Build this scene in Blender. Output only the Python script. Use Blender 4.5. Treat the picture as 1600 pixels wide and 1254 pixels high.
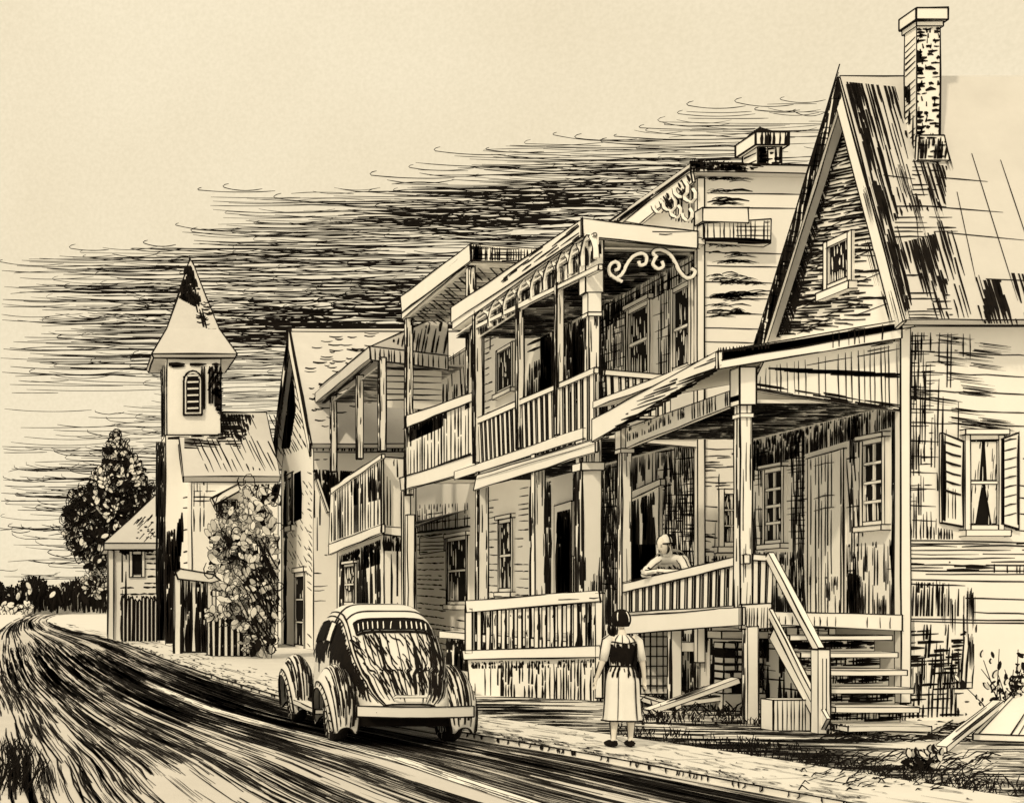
import bpy, bmesh, math, random
from mathutils import Vector, noise
from math import radians, sin, cos, pi
random.seed(11)
for o in list(bpy.data.objects): bpy.data.objects.remove(o)
SC = bpy.context.scene
COL = SC.collection
# ---------------------------------------------------------------- camera
CX, CY, F, H = 110.0, 940.0, 2000.0, 1.75      # vanishing point of the street, focal length (px of 1600), eye height
cam = bpy.data.objects.new('camera', bpy.data.cameras.new('camera')); COL.objects.link(cam)
cam.location = (0, 0, H); cam.rotation_euler = (pi/2, 0, 0)
cam.data.sensor_width = 36; cam.data.lens = 36*F/1600
cam.data.shift_x = (800-CX)/1600; cam.data.shift_y = (CY-627)/1600
cam.data.clip_start = .1; cam.data.clip_end = 4000
SC.camera = cam
# ---------------------------------------------------------------- sky and sun
SUN_EL, SUN_AZ = radians(42), radians(222)      # from behind the viewer, left
w = bpy.data.worlds.new('World'); SC.world = w; w.use_nodes = True
N, L = w.node_tree.nodes, w.node_tree.links; N.clear()
out = N.new('ShaderNodeOutputWorld'); bg = N.new('ShaderNodeBackground')
sky = N.new('ShaderNodeTexSky'); sky.sky_type = 'NISHITA'; sky.sun_disc = False
sky.sun_elevation = SUN_EL; sky.sun_rotation = SUN_AZ
vm = N.new('ShaderNodeVectorMath'); vm.operation = 'SCALE'; vm.inputs['Scale'].default_value = .05
L.new(sky.outputs[0], vm.inputs[0])
tc = N.new('ShaderNodeTexCoord')
nz = N.new('ShaderNodeTexNoise'); nz.inputs['Scale'].default_value = 5; nz.inputs['Detail'].default_value = 3
gr = N.new('ShaderNodeTexNoise'); gr.inputs['Scale'].default_value = 420; gr.inputs['Detail'].default_value = 2
L.new(tc.outputs['Generated'], nz.inputs[0]); L.new(tc.outputs['Generated'], gr.inputs[0])
cr = N.new('ShaderNodeValToRGB'); cr.color_ramp.elements[0].position = .3; cr.color_ramp.elements[1].position = .7
cr.color_ramp.elements[0].color = (.905, .775, .545, 1); cr.color_ramp.elements[1].color = (.975, .85, .615, 1)
L.new(nz.outputs[0], cr.inputs[0])
c2 = N.new('ShaderNodeValToRGB'); c2.color_ramp.elements[0].position = .3; c2.color_ramp.elements[1].position = .7
c2.color_ramp.elements[0].color = (.93, .93, .92, 1); c2.color_ramp.elements[1].color = (1, 1, 1, 1)
L.new(gr.outputs[0], c2.inputs[0])
mu = N.new('ShaderNodeMixRGB'); mu.blend_type = 'MULTIPLY'; mu.inputs[0].default_value = 1
L.new(cr.outputs[0], mu.inputs[1]); L.new(c2.outputs[0], mu.inputs[2])
mx = N.new('ShaderNodeMixRGB'); mx.inputs[0].default_value = .985       # thick cream overcast in front of the clear sky
L.new(vm.outputs[0], mx.inputs[1]); L.new(mu.outputs[0], mx.inputs[2])
L.new(mx.outputs[0], bg.inputs[0]); bg.inputs[1].default_value = 1.0
L.new(bg.outputs[0], out.inputs[0])
sl = bpy.data.lights.new('sun', 'SUN'); sl.energy = 1.75; sl.angle = radians(3); sl.color = (1, .84, .58)
so = bpy.data.objects.new('sun', sl); COL.objects.link(so)
sd = Vector((-sin(radians(42))*cos(SUN_EL), -cos(radians(42))*cos(SUN_EL), sin(SUN_EL)))
so.rotation_euler = sd.to_track_quat('Z', 'Y').to_euler()
SC.view_settings.view_transform = 'Standard'; SC.view_settings.look = 'None'
SC.view_settings.exposure = 0; SC.view_settings.gamma = 1
try: SC.view_settings.use_curve_mapping = False
except: pass
try:
    SC.cycles.max_bounces = 8; SC.cycles.diffuse_bounces = 8
except: pass
# ---------------------------------------------------------------- materials
def mat(name, a, b, rough=1.0, scale=1.5):
    m = bpy.data.materials.new(name); m.use_nodes = True
    n, l = m.node_tree.nodes, m.node_tree.links
    p = n['Principled BSDF']; p.inputs['Roughness'].default_value = rough
    p.inputs['Specular IOR Level'].default_value = .1 if rough > .8 else .4
    t = n.new('ShaderNodeTexCoord')
    z = n.new('ShaderNodeTexNoise'); z.inputs['Scale'].default_value = scale; z.inputs['Detail'].default_value = 6
    z.inputs['Roughness'].default_value = .7
    r = n.new('ShaderNodeValToRGB'); r.color_ramp.elements[0].position = .3; r.color_ramp.elements[1].position = .7
    r.color_ramp.elements[0].color = (*a, 1); r.color_ramp.elements[1].color = (*b, 1)
    l.new(t.outputs['Object'], z.inputs[0]); l.new(z.outputs[0], r.inputs[0]); l.new(r.outputs[0], p.inputs['Base Color'])
    return m
INK = mat('black_ink', (.006, .005, .005), (.014, .011, .009), scale=9)
WASH = mat('dry_brown_ink', (.10, .075, .05), (.42, .35, .27), scale=7)
PAPER = mat('cream_painted_board', (.90, .89, .86), (.95, .94, .92))
WALL = mat('cream_weathered_siding', (.89, .88, .86), (.95, .94, .92), scale=.9)
ROOF = mat('pale_roofing', (.64, .63, .62), (.71, .70, .69))
EARTH = mat('pale_trodden_earth', (.76, .75, .73), (.85, .84, .82), scale=.5)
ROADM = mat('pale_road_surface', (.60, .58, .56), (.72, .70, .68), scale=.6)
GLASS = mat('dark_glass', (.007, .006, .006), (.014, .012, .01))
SKIN = mat('pale_skin', (.80, .76, .70), (.86, .82, .76), scale=8)
CLOTH = mat('pale_cotton', (.84, .83, .80), (.9, .89, .87), scale=6)
DARKC = mat('black_cloth', (.008, .007, .007), (.02, .017, .015), scale=12)
LEAF = mat('pale_leaf', (.76, .75, .72), (.86, .85, .83), scale=3)
CARP = mat('cream_car_paint', (.78, .77, .75), (.84, .83, .81), rough=.75)
# ---------------------------------------------------------------- projection helpers
CAM = Vector((0, 0, H))
def ray(px, py): return Vector(((px-CX)/F, 1, (CY-py)/F))
def at(px, py, Y): return CAM + ray(px, py)*Y
class Pl:
    def __init__(s, o, u, v):
        s.o, s.u = Vector(o), Vector(u).normalized()
        v = Vector(v); s.v = (v - s.u*v.dot(s.u)).normalized()
        s.n = s.u.cross(s.v).normalized()
        if s.n.dot(CAM-s.o) < 0: s.n = -s.n
    def P(s, px, py):
        r = ray(px, py); return CAM + r*((s.o-CAM).dot(s.n)/r.dot(s.n))
    def uv(s, p): return ((p-s.o).dot(s.u), (p-s.o).dot(s.v))
    def W(s, a, b): return s.o + s.u*a + s.v*b
    def Q(s, pts): return [s.P(*p) for p in pts]
def PX(x): return Pl((x, 0, 0), (0, 1, 0), (0, 0, 1))
def PY(y): return Pl((0, y, 0), (1, 0, 0), (0, 0, 1))
def PZ(z): return Pl((0, 0, z), (1, 0, 0), (0, 1, 0))
def P3(a, b, c): a, b, c = Vector(a), Vector(b), Vector(c); return Pl(a, b-a, c-a)
R = random.uniform
def nz2(a, b, s=1.0, k=0): return noise.noise(Vector((a*s, b*s, k*7.3)))
# ---------------------------------------------------------------- mesh builder
class MB:
    def __init__(s): s.v, s.f, s.m = [], [], []; s.mods = []
    def add(s, pts, faces, m=0):
        k = len(s.v); s.v += [tuple(p) for p in pts]
        for f in faces: s.f.append(tuple(i+k for i in f)); s.m.append(m)
    def face(s, pts, m=0): s.add(pts, [tuple(range(len(pts)))], m)
    def line(s, pts, w, m=1, wob=.75, taper=True, sides=4):      # round ink line; w in photo pixels
        pts = [Vector(p) for p in pts]
        q = [pts[0]]
        for a, b in zip(pts, pts[1:]):
            d = (b-a).length; Y = max(3, (a.y+b.y)/2); n = max(1, min(6, int(d/(Y*.028))))
            for i in range(1, n+1): q.append(a.lerp(b, i/n))
        if len(q) < 2: return
        k = len(s.v); W0 = w*R(.85, 1.2); nq = len(q); ph = R(0, 50)
        for i, p in enumerate(q):
            d = (q[min(i+1, nq-1)]-q[max(i-1, 0)])
            if d.length < 1e-9: d = Vector((0, 0, 1))
            d.normalize()
            a = d.cross(Vector((.31, .77, .55)));
            if a.length < .1: a = d.cross(Vector((1, 0, 0)))
            a.normalize(); b = d.cross(a)
            sc = max(3, p.y)/F
            c = p + (a*noise.noise(Vector((ph, i*.7, 0))) + b*noise.noise(Vector((ph, i*.7, 9))))*wob*2.2*sc*(0 if i in (0, nq-1) else 1)
            r = .5*W0*sc*(1+.35*noise.noise(Vector((ph, i*1.3, 4))))
            if taper and nq > 2 and i in (0, nq-1): r *= .6
            for j in range(sides):
                t = 2*pi*j/sides; s.v.append(tuple(c + a*(r*cos(t)) + b*(r*sin(t))))
        for i in range(nq-1):
            for j in range(sides):
                j2 = (j+1) % sides
                s.f.append((k+i*sides+j, k+i*sides+j2, k+(i+1)*sides+j2, k+(i+1)*sides+j)); s.m.append(m)
        s.f.append(tuple(k+j for j in range(sides))); s.m.append(m)
        s.f.append(tuple(k+(nq-1)*sides+j for j in range(sides))); s.m.append(m)
    def rib(s, pts, w, n, m=1, off=.006, taper=.35):             # flat pen stroke lying on a surface with normal n
        if m == 2:                                               # dry brush: a bundle of thin broken strokes
            d = pts[-1]-pts[0]; nn = n[0] if isinstance(n, list) else n; sd_ = d.cross(nn).normalized()
            for _ in range(int(w*.8)+2):
                o_ = sd_*R(-.5, .5)*w*max(3, pts[0].y)/F*(1.2 if abs(nn.z) < .9 else 2.5); e = d*R(-.25, .25)
                s.rib([p+o_+e*(1-abs(2*i/(len(pts)-1)-1)*.2) for i, p in enumerate(pts)], R(.5, 1.5), n, 1, off, .2)
            return
        k = len(s.v); nq = len(pts)
        for i, p in enumerate(pts):
            nn = n[i] if isinstance(n, list) else n
            d = pts[min(i+1, nq-1)]-pts[max(i-1, 0)]
            if d.length < 1e-9: return
            sd_ = d.cross(nn).normalized()
            vd = (p-CAM).normalized(); fs = (sd_-vd*sd_.dot(vd)).length
            ww = .5*w*max(3, p.y)/F/max(.22, fs)
            if i == 0: ww *= R(.5, 1)
            elif i == nq-1: ww *= taper
            else: ww *= R(.8, 1.2)
            s.v.append(tuple(p+nn*off+sd_*ww)); s.v.append(tuple(p+nn*off-sd_*ww))
        for i in range(nq-1): s.f.append((k+2*i, k+2*i+1, k+2*i+3, k+2*i+2)); s.m.append(m)
    def prism(s, pts, ext, ink=2.2, m=0, skip=()):
        n = len(pts); pts = [Vector(p) for p in pts]; ext = Vector(ext)
        b = [p+ext for p in pts]
        s.add(pts+b, [tuple(range(n)), tuple(range(2*n-1, n-1, -1))]+[(i, (i+1) % n, n+(i+1) % n, n+i) for i in range(n)], m)
        if ink:
            for i in range(n):
                s.line([pts[i], pts[(i+1) % n]], ink); s.line([b[i], b[(i+1) % n]], ink)
                s.line([pts[i], b[i]], ink)
                if ink > 1.7 and random.random() < .5:           # the pen goes over an edge twice
                    e = (pts[(i+1) % n]-pts[i]); j = lambda: Vector((R(-1, 1), 0, R(-1, 1)))*1.6*max(3, pts[i].y)/F
                    s.line([pts[i]-e*R(0, .03)+j(), pts[(i+1) % n]+e*R(0, .03)+j()], ink*.7)
    def box(s, x0, x1, y0, y1, z0, z1, ink=2.0, m=0):
        s.prism([(x0, y0, z0), (x1, y0, z0), (x1, y0, z1), (x0, y0, z1)], (0, y1-y0, 0), ink, m)
    def beam(s, a, b, wu, wv, ink=1.8, m=0, up=(0, 0, 1)):
        a, b = Vector(a), Vector(b); d = (b-a).normalized(); u = d.cross(Vector(up))
        if u.length < .05: u = d.cross(Vector((0, 1, 0)))
        u.normalize(); v = d.cross(u)
        s.prism([a-u*wu/2-v*wv/2, a+u*wu/2-v*wv/2, a+u*wu/2+v*wv/2, a-u*wu/2+v*wv/2], b-a, ink, m)
    def board(s, pl, q, th=.05, ink=2.2, m=0):                    # px outline on a plane, with thickness behind it
        s.prism(pl.Q(q), -pl.n*th, ink, m)
    def tubes(s, pts, rad, ink=1.4, m=0, sides=6):               # solid round rod (paper) with ink seams
        pts = [Vector(p) for p in pts]; k = len(s.v); nq = len(pts); rows = []
        for i, p in enumerate(pts):
            d = (pts[min(i+1, nq-1)]-pts[max(i-1, 0)]).normalized()
            a = d.cross(Vector((.1, .9, .2))); a.normalize(); b = d.cross(a)
            r = rad[i] if isinstance(rad, (list, tuple)) else rad
            rows.append([p+a*(r*cos(2*pi*j/sides))+b*(r*sin(2*pi*j/sides)) for j in range(sides)])
        for r_ in rows: s.v += [tuple(x) for x in r_]
        for i in range(nq-1):
            for j in range(sides):
                j2 = (j+1) % sides
                s.f.append((k+i*sides+j, k+i*sides+j2, k+(i+1)*sides+j2, k+(i+1)*sides+j)); s.m.append(m)
        s.f.append(tuple(k+j for j in range(sides))); s.m.append(m)
        s.f.append(tuple(k+(nq-1)*sides+j for j in range(sides))); s.m.append(m)
        if ink:
            for j in (0, sides//2) if sides < 8 else range(0, sides, 2): s.line([r_[j] for r_ in rows], ink)
    def surf(s, f, a, b, m=0):
        k = len(s.v)
        for i in range(a+1):
            for j in range(b+1): s.v.append(tuple(f(i/a, j/b)))
        for i in range(a):
            for j in range(b):
                s.f.append((k+i*(b+1)+j, k+i*(b+1)+j+1, k+(i+1)*(b+1)+j+1, k+(i+1)*(b+1)+j)); s.m.append(m)
    def sline(s, f, st, w, m=1, off=.008, n=8):                   # stroke drawn on a parametric surface
        q, ns = [], []
        for (a0, b0), (a1, b1) in zip(st, st[1:]):
            for i in range(n+1):
                t = i/n; a, b = a0+(a1-a0)*t, b0+(b1-b0)*t
                p = f(a, b); e = .004
                da = f(min(1, a+e), b)-f(max(0, a-e), b); db = f(a, min(1, b+e))-f(a, max(0, b-e))
                nn = da.cross(db)
                if nn.length < 1e-9: continue
                nn.normalize()
                if q and (p-q[-1]).length < 1e-5: continue
                q.append(p); ns.append(nn)
        if len(q) > 1:
            s.rib(q, w, ns, m, off); s.rib(q, w, ns, m, -off)
    def build(s, name, mats, parent=None, smooth=False):
        me = bpy.data.meshes.new(name); me.from_pydata(s.v, [], s.f)
        if not isinstance(mats, (list, tuple)): mats = [mats, INK, WASH]
        for x in mats: me.materials.append(x)
        me.polygons.foreach_set('material_index', s.m)
        if smooth: me.polygons.foreach_set('use_smooth', [x == 0 for x in s.m])
        me.update()
        o = bpy.data.objects.new(name, me); COL.objects.link(o)
        if parent:
            o.parent = parent; pr = parent; off = Vector((0, 0, 0))
            while pr: off += pr.location; pr = pr.parent
            me.transform(__import__('mathutils').Matrix.Translation(-off))
        return o
def hatch(mb, pl, poly, ang, sp, w=2.0, Ln=None, gap=.15, wob=.4, keep=1.0, m=1, off=.006, px=True, jit=.4, bow=0):
    pts = [pl.uv(pl.P(*p)) for p in poly] if px else [(p if len(p) == 2 else pl.uv(Vector(p))) for p in poly]
    c, s_ = cos(radians(ang)), sin(radians(ang))
    rot = [(a*c+b*s_, -a*s_+b*c) for a, b in pts]
    lo, hi = min(r[1] for r in rot), max(r[1] for r in rot)
    y = lo + sp*R(.2, .8)
    while y < hi:
        xs = []
        for (x0, y0), (x1, y1) in zip(rot, rot[1:]+rot[:1]):
            if (y0-y)*(y1-y) < 0: xs.append(x0+(x1-x0)*(y-y0)/(y1-y0))
        xs.sort()
        for a, b in zip(xs[::2], xs[1::2]):
            x = a
            while x < b:
                l_ = (b-x) if Ln is None else min(b-x, R(*Ln))
                if l_ < sp*.2: break
                uc, vc = (x+l_/2)*c-y*s_, (x+l_/2)*s_+y*c
                k = keep(uc, vc) if callable(keep) else keep
                if random.random() < k:
                    p0 = pl.W(x*c-y*s_, x*s_+y*c)
                    Y = max(3, p0.y); n = max(2, min(7, int(l_/(Y*.02))+1)); ph = R(0, 99)
                    q = []
                    for i in range(n+1):
                        t = i/n; xx = x+l_*t
                        yy = y + wob*3*Y/F*noise.noise(Vector((ph, t*2.5, 0))) + bow*l_*(4*t*(1-t))
                        q.append(pl.W(xx*c-yy*s_, xx*s_+yy*c))
                    mb.rib(q, w*R(.7, 1.3), pl.n, m, off)
                x += l_ + (0 if Ln is None else (l_+.05)*gap*R(0, 2))
        y += sp*R(1-jit, 1+jit)
def curve(P, n=6):
    P = [Vector(p) for p in P]; q = []
    for i in range(len(P)-1):
        a, b, c, d = P[max(0, i-1)], P[i], P[i+1], P[min(len(P)-1, i+2)]
        for k in range(n):
            t = k/n; q.append(.5*(2*b+(c-a)*t+(2*a-5*b+4*c-d)*t*t+(3*b-a-3*c+d)*t**3))
    return q+[P[-1]]
def patch(k0=.5, s=1.0, k=0, amp=1.6):     # cloudy keep-probability
    return lambda u, v: max(0, min(1, k0+amp*nz2(u, v, s, k)))
def tag(o, label=None, cat=None, group=None, kind=None):
    if label: o['label'] = label
    if cat: o['category'] = cat
    if group: o['group'] = group
    if kind: o['kind'] = kind
    return o
def thing(name, label, cat, loc=(0, 0, 0), group=None):
    o = bpy.data.objects.new(name, None); COL.objects.link(o); o.location = loc; o.empty_display_size = .3
    return tag(o, label, cat, group)
# window on plane pl between px columns x0..x1, rows y0..y1 measured at column x1
def window(parent, pl, x0, x1, y0, y1, nx=2, ny=2, fw=.09, sill=True, head=False, lw=1.8, curtain=False, dens=.25, name='window'):
    a = pl.uv(pl.P(x0, y0)); b = pl.uv(pl.P(x1, y0)); c = pl.uv(pl.P(x1, y1))
    u0, u1 = sorted((a[0], b[0])); v0, v1 = sorted((b[1], c[1]))
    def bx(mb, a0, a1, b0, b1, d0, d1, ink=lw, m=0):
        mb.prism([pl.W(a0, b0)+pl.n*d1, pl.W(a1, b0)+pl.n*d1, pl.W(a1, b1)+pl.n*d1, pl.W(a0, b1)+pl.n*d1], pl.n*(d0-d1), ink, m)
    fr = MB()
    bx(fr, u0-fw, u0, v0-fw, v1+fw, -.02, .06); bx(fr, u1, u1+fw, v0-fw, v1+fw, -.02, .06)
    bx(fr, u0, u1, v1, v1+fw, -.02, .057); bx(fr, u0, u1, v0-fw, v0, -.02, .057)
    t = min(.05, (u1-u0)*.07)
    for i in range(1, nx): x = u0+(u1-u0)*i/nx; bx(fr, x-t/2, x+t/2, v0, v1, -.01, .04, 0)
    for i in range(1, ny): y = v0+(v1-v0)*i/ny; bx(fr, u0, u1, y-t*.7, y+t*.7, -.01, .043, lw*.5)
    if head: bx(fr, u0-fw*1.5, u1+fw*1.5, v1+fw, v1+fw*2, -.02, .12)
    o = fr.build(name, [PAPER, INK, WASH], parent)
    g = MB(); bx(g, u0-.01, u1+.01, v0-.01, v1+.01, -.01, .012, 0)
    if dens: hatch(g, pl, [(u0, v0), (u1, v0), (u1, v1), (u0, v1)], 88, (u1-u0)/9, 1.5, (.1, (v1-v0)*.4), .6, keep=dens, px=False, off=.016, m=1)
    g.build('pane', [GLASS, PAPER], o)
    if curtain:
        cu = MB(); mu_ = (u0+u1)/2; hh = v1-v0; wd = u1-u0
        for sg in (0, 1):
            e = u0+.01 if sg == 0 else u1-.01
            for lo_, hi_, wi, wt in ((v0+.02, v0+hh*.48, .20, .44), (v0+hh*.53, v1-.02, .36, .44)):
                k = 1 if sg == 0 else -1
                q = [(e, lo_), (e+k*wd*wi, lo_), (e+k*wd*(wi+wt)/2*.98, (lo_+hi_)/2), (e+k*wd*wt, hi_), (e, hi_)]
                cu.prism([pl.W(*p)+pl.n*.03 for p in q], -pl.n*.01, 1.2)
                hatch(cu, pl, [(x, y) for x, y in q], 86, wd*.09, 1.2, (.1, .3), .5, keep=.35, px=False, off=.034)
        cu.build('curtain', [CLOTH, INK, WASH], o)
    if sill:
        sb = MB(); bx(sb, u0-fw*1.6, u1+fw*1.6, v0-fw*2.2, v0-fw, -.02, .14); sb.build('sill', PAPER, o)
    return o
def post(parent, x, y, z0, z1, wd=.16, ink=2.2, cap=True, base=0, name='post', drips=True):
    b = MB(); h = wd/2; b.box(x-h, x+h, y-h, y+h, z0, z1, ink)
    if cap: b.box(x-h-.035, x+h+.035, y-h-.035, y+h+.035, z1-.45, z1-.38, ink*.7); b.box(x-h-.03, x+h+.03, y-h-.03, y+h+.03, z1-.37, z1-.001, ink*.7)
    for pl in (Pl((x, y-h, 0), (1, 0, 0), (0, 0, 1)), Pl((x-h, y, 0), (0, 1, 0), (0, 0, 1))):
        for k in range(3): hatch(b, pl, [(-h, z0), (h, z0), (h, z1), (-h, z1)], 90, wd*.3, 1.6, (.2, .9), .8, keep=.35, px=False)
    return b.build(name, [PAPER, INK, WASH], parent)
# railing on plane pl: top line px a->b, bottom line px c->d
def railing(parent, pl, a, b, c, d, n, th=.07, bw=.05, lw=1.8, dark=.5, name='railing', topw=9, solid=False):
    m = MB(); A, B, C_, D = pl.P(*a), pl.P(*b), pl.P(*c), pl.P(*d)
    m.board(pl, [a, b, (b[0], b[1]+topw), (a[0], a[1]+topw)], th*1.3, 2.2)
    o = m.build(name, [PAPER, INK, WASH], parent)
    m = MB(); m.board(pl, [(c[0], c[1]-5), (d[0], d[1]-5), d, c], th, 1.8); m.build('bottom_rail', PAPER, o)
    for i in range(n):
        t = (i+.5)/n; p = A.lerp(B, t)-pl.n*th/2; q = C_.lerp(D, t)-pl.n*th/2
        k = MB(); ww = bw*R(.8, 1.2); k.beam(q, p-Vector((0, 0, .03)), *((.03, ww) if abs(pl.n.x) > .5 else (ww, .03)), lw); k.build('baluster', [PAPER, INK], o)
    return o
# ================================================================ SETTING
RP = [(9.6, 4), (8.3, 6), (7.4, 8), (6.4, 11.3), (5.8, 14), (5.0, 16.8), (3.95, 21), (3.05, 32), (1.85, 56), (-.75, 85), (-2.3, 125), (-1.2, 175), (4.7, 233), (14, 290)]
LP = [(-.3, 4), (-.4, 6), (-.5, 8), (-.8, 11.3), (-.9, 14), (-1.1, 17), (-1.4, 22), (-2.2, 32), (-3.5, 56), (-4.5, 85), (-5.5, 135), (-5.8, 210), (-2, 300), (10, 380)]
def crom(P, s):
    s = max(0, min(len(P)-1.001, s)); i = int(s); t = s-i
    p = [P[max(0, min(len(P)-1, i+k))] for k in (-1, 0, 1, 2)]
    return tuple(.5*(2*p[1][j]+(p[2][j]-p[0][j])*t+(2*p[0][j]-5*p[1][j]+4*p[2][j]-p[3][j])*t*t+(3*p[1][j]-p[0][j]-3*p[2][j]+p[3][j])*t**3) for j in (0, 1))
def road(s, f, z=.004):
    r, l = crom(RP, s), crom(LP, s); return Vector((r[0]+(l[0]-r[0])*f, r[1]+(l[1]-r[1])*f, z))
NS = len(RP)-1
def s_at(Y, f=.0):
    lo, hi = 0, NS
    for _ in range(30):
        m_ = (lo+hi)/2
        if road(m_, f).y < Y: lo = m_
        else: hi = m_
    return lo
g = MB(); g.surf(lambda a, b: Vector((-400+a*1200, -20+b*1600, 0)), 4, 4)
tag(g.build('ground', EARTH), kind='structure')
r = MB(); r.surf(lambda a, b: road(a*(NS-.01), b, .004), 90, 6)
UP = Vector((0, 0, 1))
def roadstroke(s0, f, Lm, w, m=1, slope=0.0, off=.006):
    q = []; s = s0; n = max(3, min(14, int(Lm/1.2)+2)); ph = R(0, 99)
    base = road(s, f)
    s1 = s
    while s1 < NS-.1 and (road(s1, f)-base).length < Lm: s1 += .04
    for i in range(n+1):
        t = i/n; ss = s+(s1-s)*t
        q.append(road(ss, f+slope*t+.006*noise.noise(Vector((ph, t*3, 0)))))
    r.rib(q, w, UP, m, off, R(.2, .6))
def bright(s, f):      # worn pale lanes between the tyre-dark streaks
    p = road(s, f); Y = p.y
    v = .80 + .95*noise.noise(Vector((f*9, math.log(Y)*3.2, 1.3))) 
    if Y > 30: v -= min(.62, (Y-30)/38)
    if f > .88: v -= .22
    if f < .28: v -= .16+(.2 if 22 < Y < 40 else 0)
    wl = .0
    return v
def stripe_f(Y): return .30 if Y < 30 else .3
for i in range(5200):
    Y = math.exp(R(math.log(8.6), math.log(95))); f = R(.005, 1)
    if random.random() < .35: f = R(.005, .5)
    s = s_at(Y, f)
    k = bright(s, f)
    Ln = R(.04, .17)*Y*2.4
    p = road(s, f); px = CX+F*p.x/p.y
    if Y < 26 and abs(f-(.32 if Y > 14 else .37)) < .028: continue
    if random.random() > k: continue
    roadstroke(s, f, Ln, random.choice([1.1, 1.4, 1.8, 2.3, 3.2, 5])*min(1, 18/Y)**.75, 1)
for i in range(260):
    Y = math.exp(R(math.log(9), math.log(60))); f = R(.02, .98)
    if Y < 26 and abs(f-.35) < .04: continue
    if Y < 30: roadstroke(s_at(Y, f), f, .12*Y, R(6, 16), 2, off=.0045)
# heavy dark lane beside the kerb and below the parked car
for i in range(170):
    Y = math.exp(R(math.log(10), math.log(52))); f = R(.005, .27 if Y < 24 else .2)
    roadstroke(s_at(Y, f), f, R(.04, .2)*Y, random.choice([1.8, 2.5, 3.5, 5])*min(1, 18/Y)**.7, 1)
for i in range(40):    # thin long curves of the far bend
    s = R(7.5, 10.5); f = R(.1, .95); roadstroke(s, f, R(20, 70), 2.0)
for f in (0.0, 1.0, .62, .8): 
    for k in range(12): roadstroke(5.5+k*.6, f, 22, 2.2)
tag(r.build('road', [ROADM, INK, WASH]), kind='structure')
# painted line along the road: its own sheet
ln_ = MB()
def lf(Y): return .32 if Y > 14 else .32+.05*(14-Y)/6
L0 = [road(s_at(y, lf(y)), lf(y), .012) for y in (8, 9.5, 11, 12.5, 14, 16, 18, 20.5, 23.5, 26)]
for a, b in zip(L0, L0[1:]):
    d = (b-a).normalized().cross(UP)*.11; ln_.face([a-d, a+d, b+d, b-d])
for sg in (-1, 1):
    for a, b in zip(L0, L0[1:]):
        d = (b-a).normalized().cross(UP)*.11*sg; ln_.rib([a+d, b+d], 1.8, UP, 1, .004, .9)
for i in range(70):       # worn, scraped paint
    k = R(0, 8.9); a, b = L0[int(k)], L0[int(k)+1]; t = k-int(k); d = (b-a).normalized(); c_ = d.cross(UP); p = a.lerp(b, t)+c_*R(-.11, .11)
    ln_.rib([p, p+d*.3+c_*R(-.02, .02), p+d*R(.5, 1.3)], R(1.2, 3.2), UP, 1, .004)
tag(ln_.build('painted_road_line', [PAPER, INK]), kind='structure')
# pavement with a kerb
pv = MB(); q0, q1 = [], []
for i in range(46):
    s = 1+i*.19; p = road(s, 0, .06)
    d = (road(s+.05, 0)-road(s-.05, 0)).normalized().cross(UP)
    q0.append(p+d*.05); q1.append(p+d*1.7)
for i in range(45):
    pv.face([q0[i], q1[i], q1[i+1], q0[i+1]]); pv.face([q0[i]-UP*.06, q0[i], q0[i+1], q0[i+1]-UP*.11])
    pv.face([q1[i]-UP*.06, q1[i+1]-UP*.06, q1[i+1], q1[i]])
    pv.line([q0[i], q0[i+1]], 2.6, taper=False)
    if i < 30 and random.random() < .6: pv.line([q1[i], q1[i+1]], 1.5)
    if i % 3 == 0: pv.rib([q0[i], q0[i].lerp(q1[i], .5)+Vector((0, R(-.1, .1), 0)), q1[i]], 1.2, UP)
    for k in range(5):
        t = R(.05, .95); a = q0[i].lerp(q1[i], t); b = q0[i+1].lerp(q1[i+1], t)
        if random.random() < (.8 if i < 14 else .5): pv.rib([a, a.lerp(b, .5), a.lerp(b, R(.6, 1))], R(1.2, 2.4), UP)
for i in range(900):      # ragged verge over the kerb
    s = R(1.5, 8); p = road(s, 0, .063); f_ = R(-.04, .35) if random.random() < .6 else R(0, 1.6)
    d = (road(s+.05, 0)-road(s-.05, 0)).normalized(); c_ = d.cross(UP); a = p+c_*(.05+f_); l_ = R(.08, .35)*p.y/15
    pv.rib([a, a+d*l_*.5+c_*R(-.03, .03), a+d*l_+c_*R(-.05, .08)], R(1.4, 3.6), UP)
for i in range(110):
    s = R(1.5, 7); p = road(s, 0, .058); d = (road(s+.05, 0)-road(s-.05, 0)).normalized(); c_ = d.cross(UP)
    pv.rib([p+c_*.045, p+c_*.045-UP*.025, p+c_*.045+d*R(-.02, .04)-UP*.05], R(1.5, 3.5), -c_)
tag(pv.build('pavement', [EARTH, INK, WASH]), kind='structure')
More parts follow.
